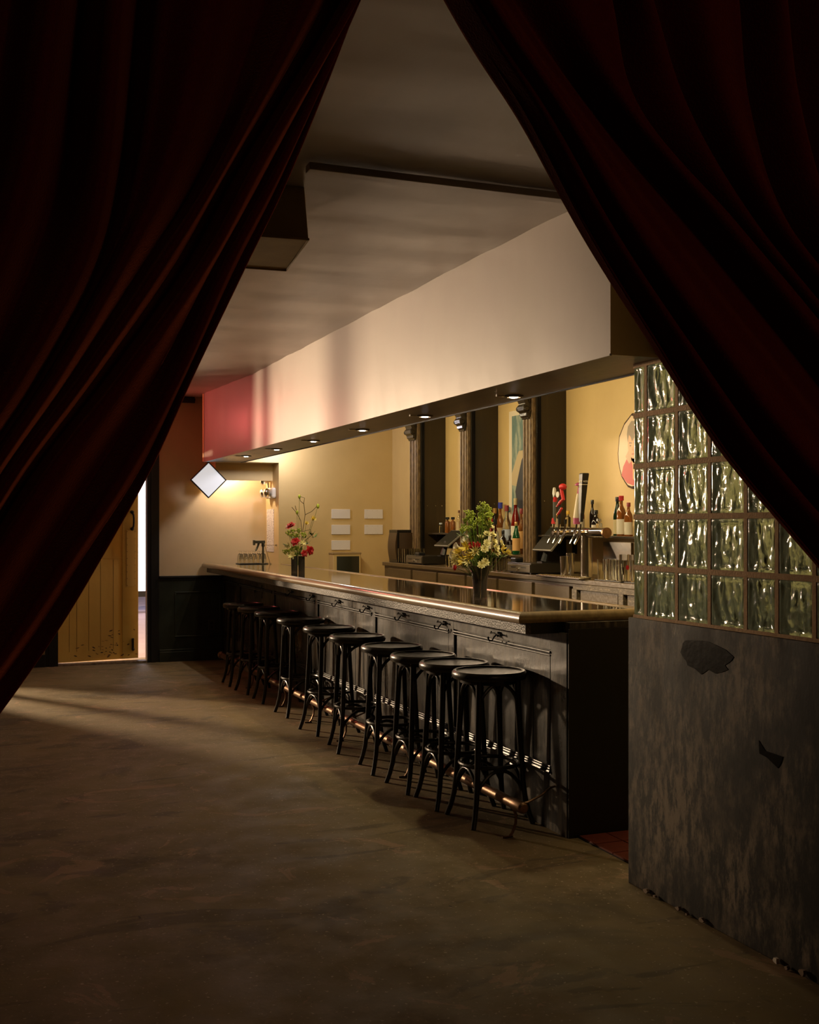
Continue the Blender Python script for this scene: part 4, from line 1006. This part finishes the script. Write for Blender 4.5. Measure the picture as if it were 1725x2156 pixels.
bq = thing('big_bouquet', 'big bouquet of yellow lilies, cream carnations and lime umbels in the flared vase', 'bouquet', (2.74, 5.861, 1.072))
it = []
rs = random.Random(3)
for (x, y) in [(1009, 1058), (1002, 1066), (1017, 1063), (1022, 1070), (1010, 1071), (984, 1077), (974, 1075), (1003, 1080), (1020, 1078), (1026, 1080), (989, 1083), (979, 1084), (1013, 1083), (1000, 1090), (1008, 1092), (1022, 1088), (972, 1092), (985, 1093), (994, 1098), (970, 1104), (1015, 1098), (1024, 1097), (1004, 1102), (990, 1106), (978, 1108), (966, 1112), (1011, 1109)]:
    it.append(('umbel', x, y, 7.5, F['lime'], rs.uniform(-.04, .05)))
for (x, y, d) in [(1023, 1107, 0), (1017, 1123, -.02), (1029, 1124, 0), (1006, 1130, .02), (1016, 1142, -.03), (1032, 1139, 0), (1047, 1143, .02), (1011, 1153, -.05), (1035, 1151, -.03), (1004, 1186, -.07), (1012, 1181, -.06), (1036, 1160, -.02)]:
    it.append(('carnation', x, y, 8.5, F['cream_flower'], d))
for (x, y, d) in [(961, 1160, -.05), (974, 1150, -.04), (993, 1158, -.07), (957, 1172, -.04), (983, 1168, -.07), (968, 1178, -.05), (1057, 1160, 0), (1048, 1155, .01)]:
    it.append(('spider' if x % 2 else 'lily', x, y, 12 if x < 1040 else 9, F['yellow_flower'] if x % 3 else F['cream_flower'], d))
it += [('lily', 976, 1178, 10, F['cream_flower'], -.08), ('lily', 953, 1180, 8, F['cream_flower'], -.05), ('calla', 975, 1136, 11, F['white_flower'], .0), ('calla', 948, 1165, 9, F['white_flower'], -.02), ('calla', 955, 1148, 8, F['white_flower'], .0), ('rose', 986, 1146, 9, F['red_flower'], .0), ('rose', 998, 1145, 8, F['red_flower'], .01), ('bud', 949, 1191, 4.5, F['red_flower'], -.05)]
for (x, y) in [(985, 1180), (1000, 1175), (1020, 1165), (1028, 1172), (1008, 1165), (970, 1185), (990, 1125), (983, 1130), (1040, 1168), (1050, 1170), (965, 1125)]:
    it.append(('leaf', x, y, 13, F['green'], rs.uniform(-.03, .03)))
arrangement(bq, None, .00271, (1003, 1260), it, None)

v2 = thing('tumbler_vase', 'pair of small smoked cylinder vases joined together, far along the bar', 'vase', (2.80, 9.86, 1.072))
for s in (-.032, .032):
    part('vase_cylinder', MB().lathe([(.001, 0), (.029, 0), (.030, .145), (.028, .146), (.027, .01), (.001, .01)], 20, (s*math.cos(YAW), -s*math.sin(YAW), 0)), F['smoke_glass'], v2)
b2 = thing('small_bouquet', 'small bouquet with a red rose and bare twigs, far along the bar', 'bouquet', (2.80, 9.86, 1.072))
it = [('rose', 611, 1110, 11, F['red_flower'], 0), ('rose', 621, 1142, 9, F['red_flower'], -.03), ('rose', 651, 1160, 10, F['red_flower'], -.02), ('rose', 640, 1166, 7, F['red_flower'], -.05),
      ('lily', 636, 1146, 7, F['cream_flower'], -.03), ('lily', 608, 1152, 7, F['cream_flower'], -.02), ('lily', 616, 1172, 9, F['cream_flower'], -.05), ('spider', 643, 1106, 6, F['yellow_flower'], 0), ('spider', 656, 1097, 7, F['yellow_flower'], 0),
      ('bud', 629, 1047, 3, F['lime'], 0), ('bud', 668, 1067, 3.5, F['lime'], 0), ('bud', 624, 1080, 3, F['lime'], 0)]
for (x, y) in [(606, 1122), (616, 1120), (628, 1118), (638, 1126), (622, 1128), (612, 1128), (600, 1162), (608, 1160), (616, 1156), (624, 1154), (612, 1170), (622, 1166), (630, 1158)]:
    it.append(('umbel', x, y, 7, F['lime'], rs.uniform(-.05, .03)))
for (x, y) in [(626, 1132), (640, 1134), (615, 1134), (646, 1146), (604, 1150), (630, 1170), (655, 1128), (662, 1132)]:
    it.append(('leaf', x, y, 9, F['green'], rs.uniform(-.04, .03)))
W = arrangement(b2, None, .00429, (626, 1206), it, None)
tw = MB()
for pts in ([(630, 1165), (637, 1112), (641, 1085), (638, 1060), (640, 1050), (629, 1046)], [(641, 1085), (655, 1078), (667, 1066)], [(634, 1125), (632, 1098), (624, 1082), (613, 1069)], [(625, 1084), (620, 1066)], [(638, 1062), (631, 1056), (629, 1048)], [(637, 1120), (652, 1116), (658, 1134)], [(640, 1140), (656, 1127)]):
    tw.tube([W(x, y) for x, y in pts], .0028, 5)
part('twigs', tw, F['twig'], b2)

# ---------------------------------------------------------------- neon tube by the front window (hidden by the curtain from here)
ne = thing('neon_sign', 'small red neon tube hanging above the front window', 'neon sign', (-.3, YF-.12, 2.68))
part('tube', MB().tube([(-.3, 0, 0), (-.1, 0, .05), (.1, 0, -.03), (.3, 0, .03)], .008, 6), mat('neon_red', (1, .1, .1), .4, emit=(1, .05, .05), estr=6), ne)
part('bracket', MB().box(-.31, -.29, 0, .12, -.005, .005).box(.29, .31, 0, .12, .025, .035), M['blacktrim'], ne, smooth=0)

# ---------------------------------------------------------------- curtains
YC = 1.75; YR = 1.57
CA, SA = math.cos(YAW), math.sin(YAW)
# guide lines of the folds, as (x, z) points of the hanging plane y = YC from the rod down to the tie-back
def gline(pts, YC):
    out = []
    for x, y in pts:
        xc = (x-862.5)/2380; uz = -(y-1105)/2380
        dx, dy_ = xc*CA+SA, -xc*SA+CA
        t = YC/dy_; out.append((dx*t, 1.5+uz*t))
    return out
rowsL = [0, 343, 557, 788, 983, 1177, 1334, 1508, 1700]
GL = [([760, 626, 524, 413, 325, 217, 122, 0, -150], .015), ([757, 612, 505, 398, 306, 180, 80, -48, -200], .045), ([752, 592, 478, 375, 268, 140, 35, -95, -240], -.015), ([748, 575, 455, 335, 215, 90, -10, -135, -270], .04),
      ([742, 540, 425, 262, 110, -15, -105, -215, -330], -.065), ([725, 515, 395, 232, 82, -38, -130, -240, -345], .02), ([690, 490, 368, 205, 60, -60, -150, -260, -360], .05),
      ([650, 470, 338, 182, 38, -80, -172, -280, -375], -.02), ([560, 440, 300, 150, 12, -110, -200, -305, -390], .055), ([430, 345, 250, 120, -10, -130, -222, -325, -400], -.05),
      ([345, 300, 232, 105, -25, -145, -240, -340, -410], -.02), ([297, 262, 212, 88, -45, -165, -255, -355, -420], .05), ([235, 212, 165, 40, -85, -195, -285, -375, -430], -.045), ([176, 130, 62, -40, -140, -240, -320, -400, -440], .055),
      ([110, 55, -10, -105, -195, -285, -350, -420, -450], -.04), ([20, -40, -100, -180, -260, -335, -390, -440, -460], .045), ([-80, -140, -190, -260, -330, -390, -430, -460, -470], -.04), ([-190, -240, -290, -350, -400, -440, -465, -480, -480], .04), ([-300, -345, -380, -430, -470, -490, -500, -500, -490], -.02)]
rowsR = [0, 240, 480, 720, 960, 1190, 1400, 1600]
GR = [([972, 1120, 1246, 1395, 1545, 1735, 1900, 2040], .015), ([974, 1124, 1255, 1408, 1562, 1755, 1925, 2060], .045), ([978, 1134, 1270, 1430, 1595, 1790, 1960, 2090], -.02), ([982, 1142, 1284, 1450, 1625, 1830, 1995, 2110], .01),
      ([990, 1152, 1302, 1475, 1655, 1862, 2020, 2125], -.045), ([1010, 1180, 1355, 1545, 1730, 1930, 2060, 2140], -.025), ([1085, 1255, 1440, 1625, 1815, 1990, 2090, 2155], .02), ([1112, 1285, 1490, 1680, 1865, 2020, 2110, 2165], .035),
      ([1175, 1305, 1512, 1705, 1890, 2040, 2125, 2170], -.03), ([1255, 1320, 1525, 1722, 1905, 2055, 2135, 2175], -.03), ([1308, 1348, 1545, 1742, 1925, 2070, 2145, 2180], .055), ([1350, 1430, 1575, 1765, 1945, 2085, 2152, 2185], -.02),
      ([1385, 1462, 1590, 1785, 1960, 2095, 2160, 2190], .03), ([1450, 1505, 1615, 1805, 1975, 2105, 2166, 2194], -.04), ([1530, 1560, 1640, 1825, 1990, 2115, 2172, 2198], -.02), ([1568, 1582, 1660, 1845, 2005, 2125, 2178, 2202], .055),
      ([1610, 1640, 1715, 1875, 2025, 2135, 2184, 2206], -.045), ([1650, 1690, 1760, 1905, 2045, 2145, 2190, 2210], .04), ([1720, 1760, 1820, 1945, 2070, 2158, 2196, 2214], -.045), ([1780, 1815, 1875, 1985, 2095, 2170, 2202, 2218], .04), ([1850, 1880, 1935, 2030, 2120, 2182, 2208, 2222], -.03), ([1930, 1955, 2000, 2080, 2145, 2195, 2214, 2226], .03)]
def catmull(vals, t):
    n = len(vals)-1; i = max(0, min(n-1, int(t))); u = t-i
    p0 = vals[max(0, i-1)]; p1 = vals[i]; p2 = vals[i+1]; p3 = vals[min(n, i+2)]
    return .5*((2*p1)+(-p0+p2)*u+(2*p0-5*p1+4*p2-p3)*u*u+(-p0+3*p1-3*p2+p3)*u**3)
def curtain(name, rows, guides, label, seed, YC):
    lines = []
    for xs, d in guides:
        pts = gline(list(zip(xs, rows)), YC)
        # straight continuation up to the rod
        (x0, z0), (x1, z1) = pts[0], pts[1]
        ux = (x0-x1)/(z0-z1)
        zt = 2.672; pts = [(x0+ux*.85*(zt-z0), zt)]+pts
        lines.append(pts)
    NV = 90; sub = 9; NG = len(lines)
    NU = (NG-1)*sub
    mb = MB(); v = []
    for j in range(NV+1):
        t = j/NV*(len(lines[0])-1)
        gx = [catmull([p[0] for p in L_], t) for L_ in lines]
        gz = [catmull([p[1] for p in L_], t) for L_ in lines]
        k_ = j/NV
        for i in range(NU+1):
            s = i/sub; a = int(min(s, NG-1)); b = min(a+1, NG-1); u = s-a
            us = u
            x = gx[a]*(1-us)+gx[b]*us; z = gz[a]*(1-us)+gz[b]*us
            da, db = guides[a][1], guides[b][1]
            e = .5-.5*math.cos(PI*u)
            d = da*(1-e)+db*e
            # soften depth where folds sit close together
            d *= 1.0
            nz_ = .006*noise.noise(Vector((x*5+seed, z*2.2, seed)))+.016*noise.noise(Vector((x*1.3, z*.9, seed+3)))
            v.append((x, YC+d+nz_, z))
    f = [(j*(NU+1)+i, j*(NU+1)+i+1, (j+1)*(NU+1)+i+1, (j+1)*(NU+1)+i) for j in range(NV) for i in range(NU)]
    mb.add(v, f)
    t = thing(name, label, 'curtain', (0, 0, 0))
    o = part('drape', mb, M['velvet'], t, smooth=180)
    sm_ = o.modifiers.new('thickness', 'SOLIDIFY'); sm_.thickness = .004
    return t, v, NU, NV
cl, vl, nu, nv = curtain('velvet_curtain', rowsL, GL, 'left dark red velvet curtain, swept back to the left', 2, YC)
cr, vr, nur, nvr = curtain('velvet_curtain', rowsR, GR, 'right dark red velvet curtain, swept back to the right', 5, YR)
# hanging tails below the tie-backs
def tail(root, v, NU, NV, side, YC):
    row = v[NV*(NU+1):(NV+1)*(NU+1)]
    mb = MB(); vv = []; n = 20
    for j in range(n+1):
        t = j/n
        for i, p in enumerate(row):
            vv.append((p[0]+side*.10*(t**.6)*(1 if side < 0 else 1)*0+ (i/len(row)-.5)*.25*t*side*-1, p[1]+.0+.05*math.sin(i*.5)*t, p[2]*(1-t)+.02*t))
    W_ = len(row)
    mb.add(vv, [(j*W_+i, j*W_+i+1, (j+1)*W_+i+1, (j+1)*W_+i) for j in range(n) for i in range(W_-1)])
    part('tail', mb, M['velvet'], root, smooth=180)
    cx = sum(p[0] for p in row)/len(row); cz = sum(p[2] for p in row)/len(row)
    x0 = min(p[0] for p in row); x1 = max(p[0] for p in row)
    part('tie_band', MB().tube([(x0-.02, YC-.07, cz), (cx, YC-.10, cz), (x1+.02, YC-.07, cz), (x1+.02, YC+.08, cz), (cx, YC+.1, cz), (x0-.02, YC+.08, cz)], .02, 8, closed=True), M['velvet'], root)
tail(cl, vl, nu, nv, -1, YC); tail(cr, vr, nur, nvr, 1, YR)
for y_, lb, e in ((YC, 'rear curtain rod carrying the left curtain', .10), (YR, 'front curtain rod carrying the right curtain', .28)):
    rd = thing('curtain_rod', lb, 'rod', (0, y_, 2.69))
    part('pole', MB().lathe([(.014, -.75), (.014, 2.15)], 12, axis='X'), M['blacktrim'], rd)
    for x in (-.74, 2.14):
        part('end_bracket', MB().tube([(x, 0, 0), (x, 0, .055)], .010, 8), M['blacktrim'], rd)
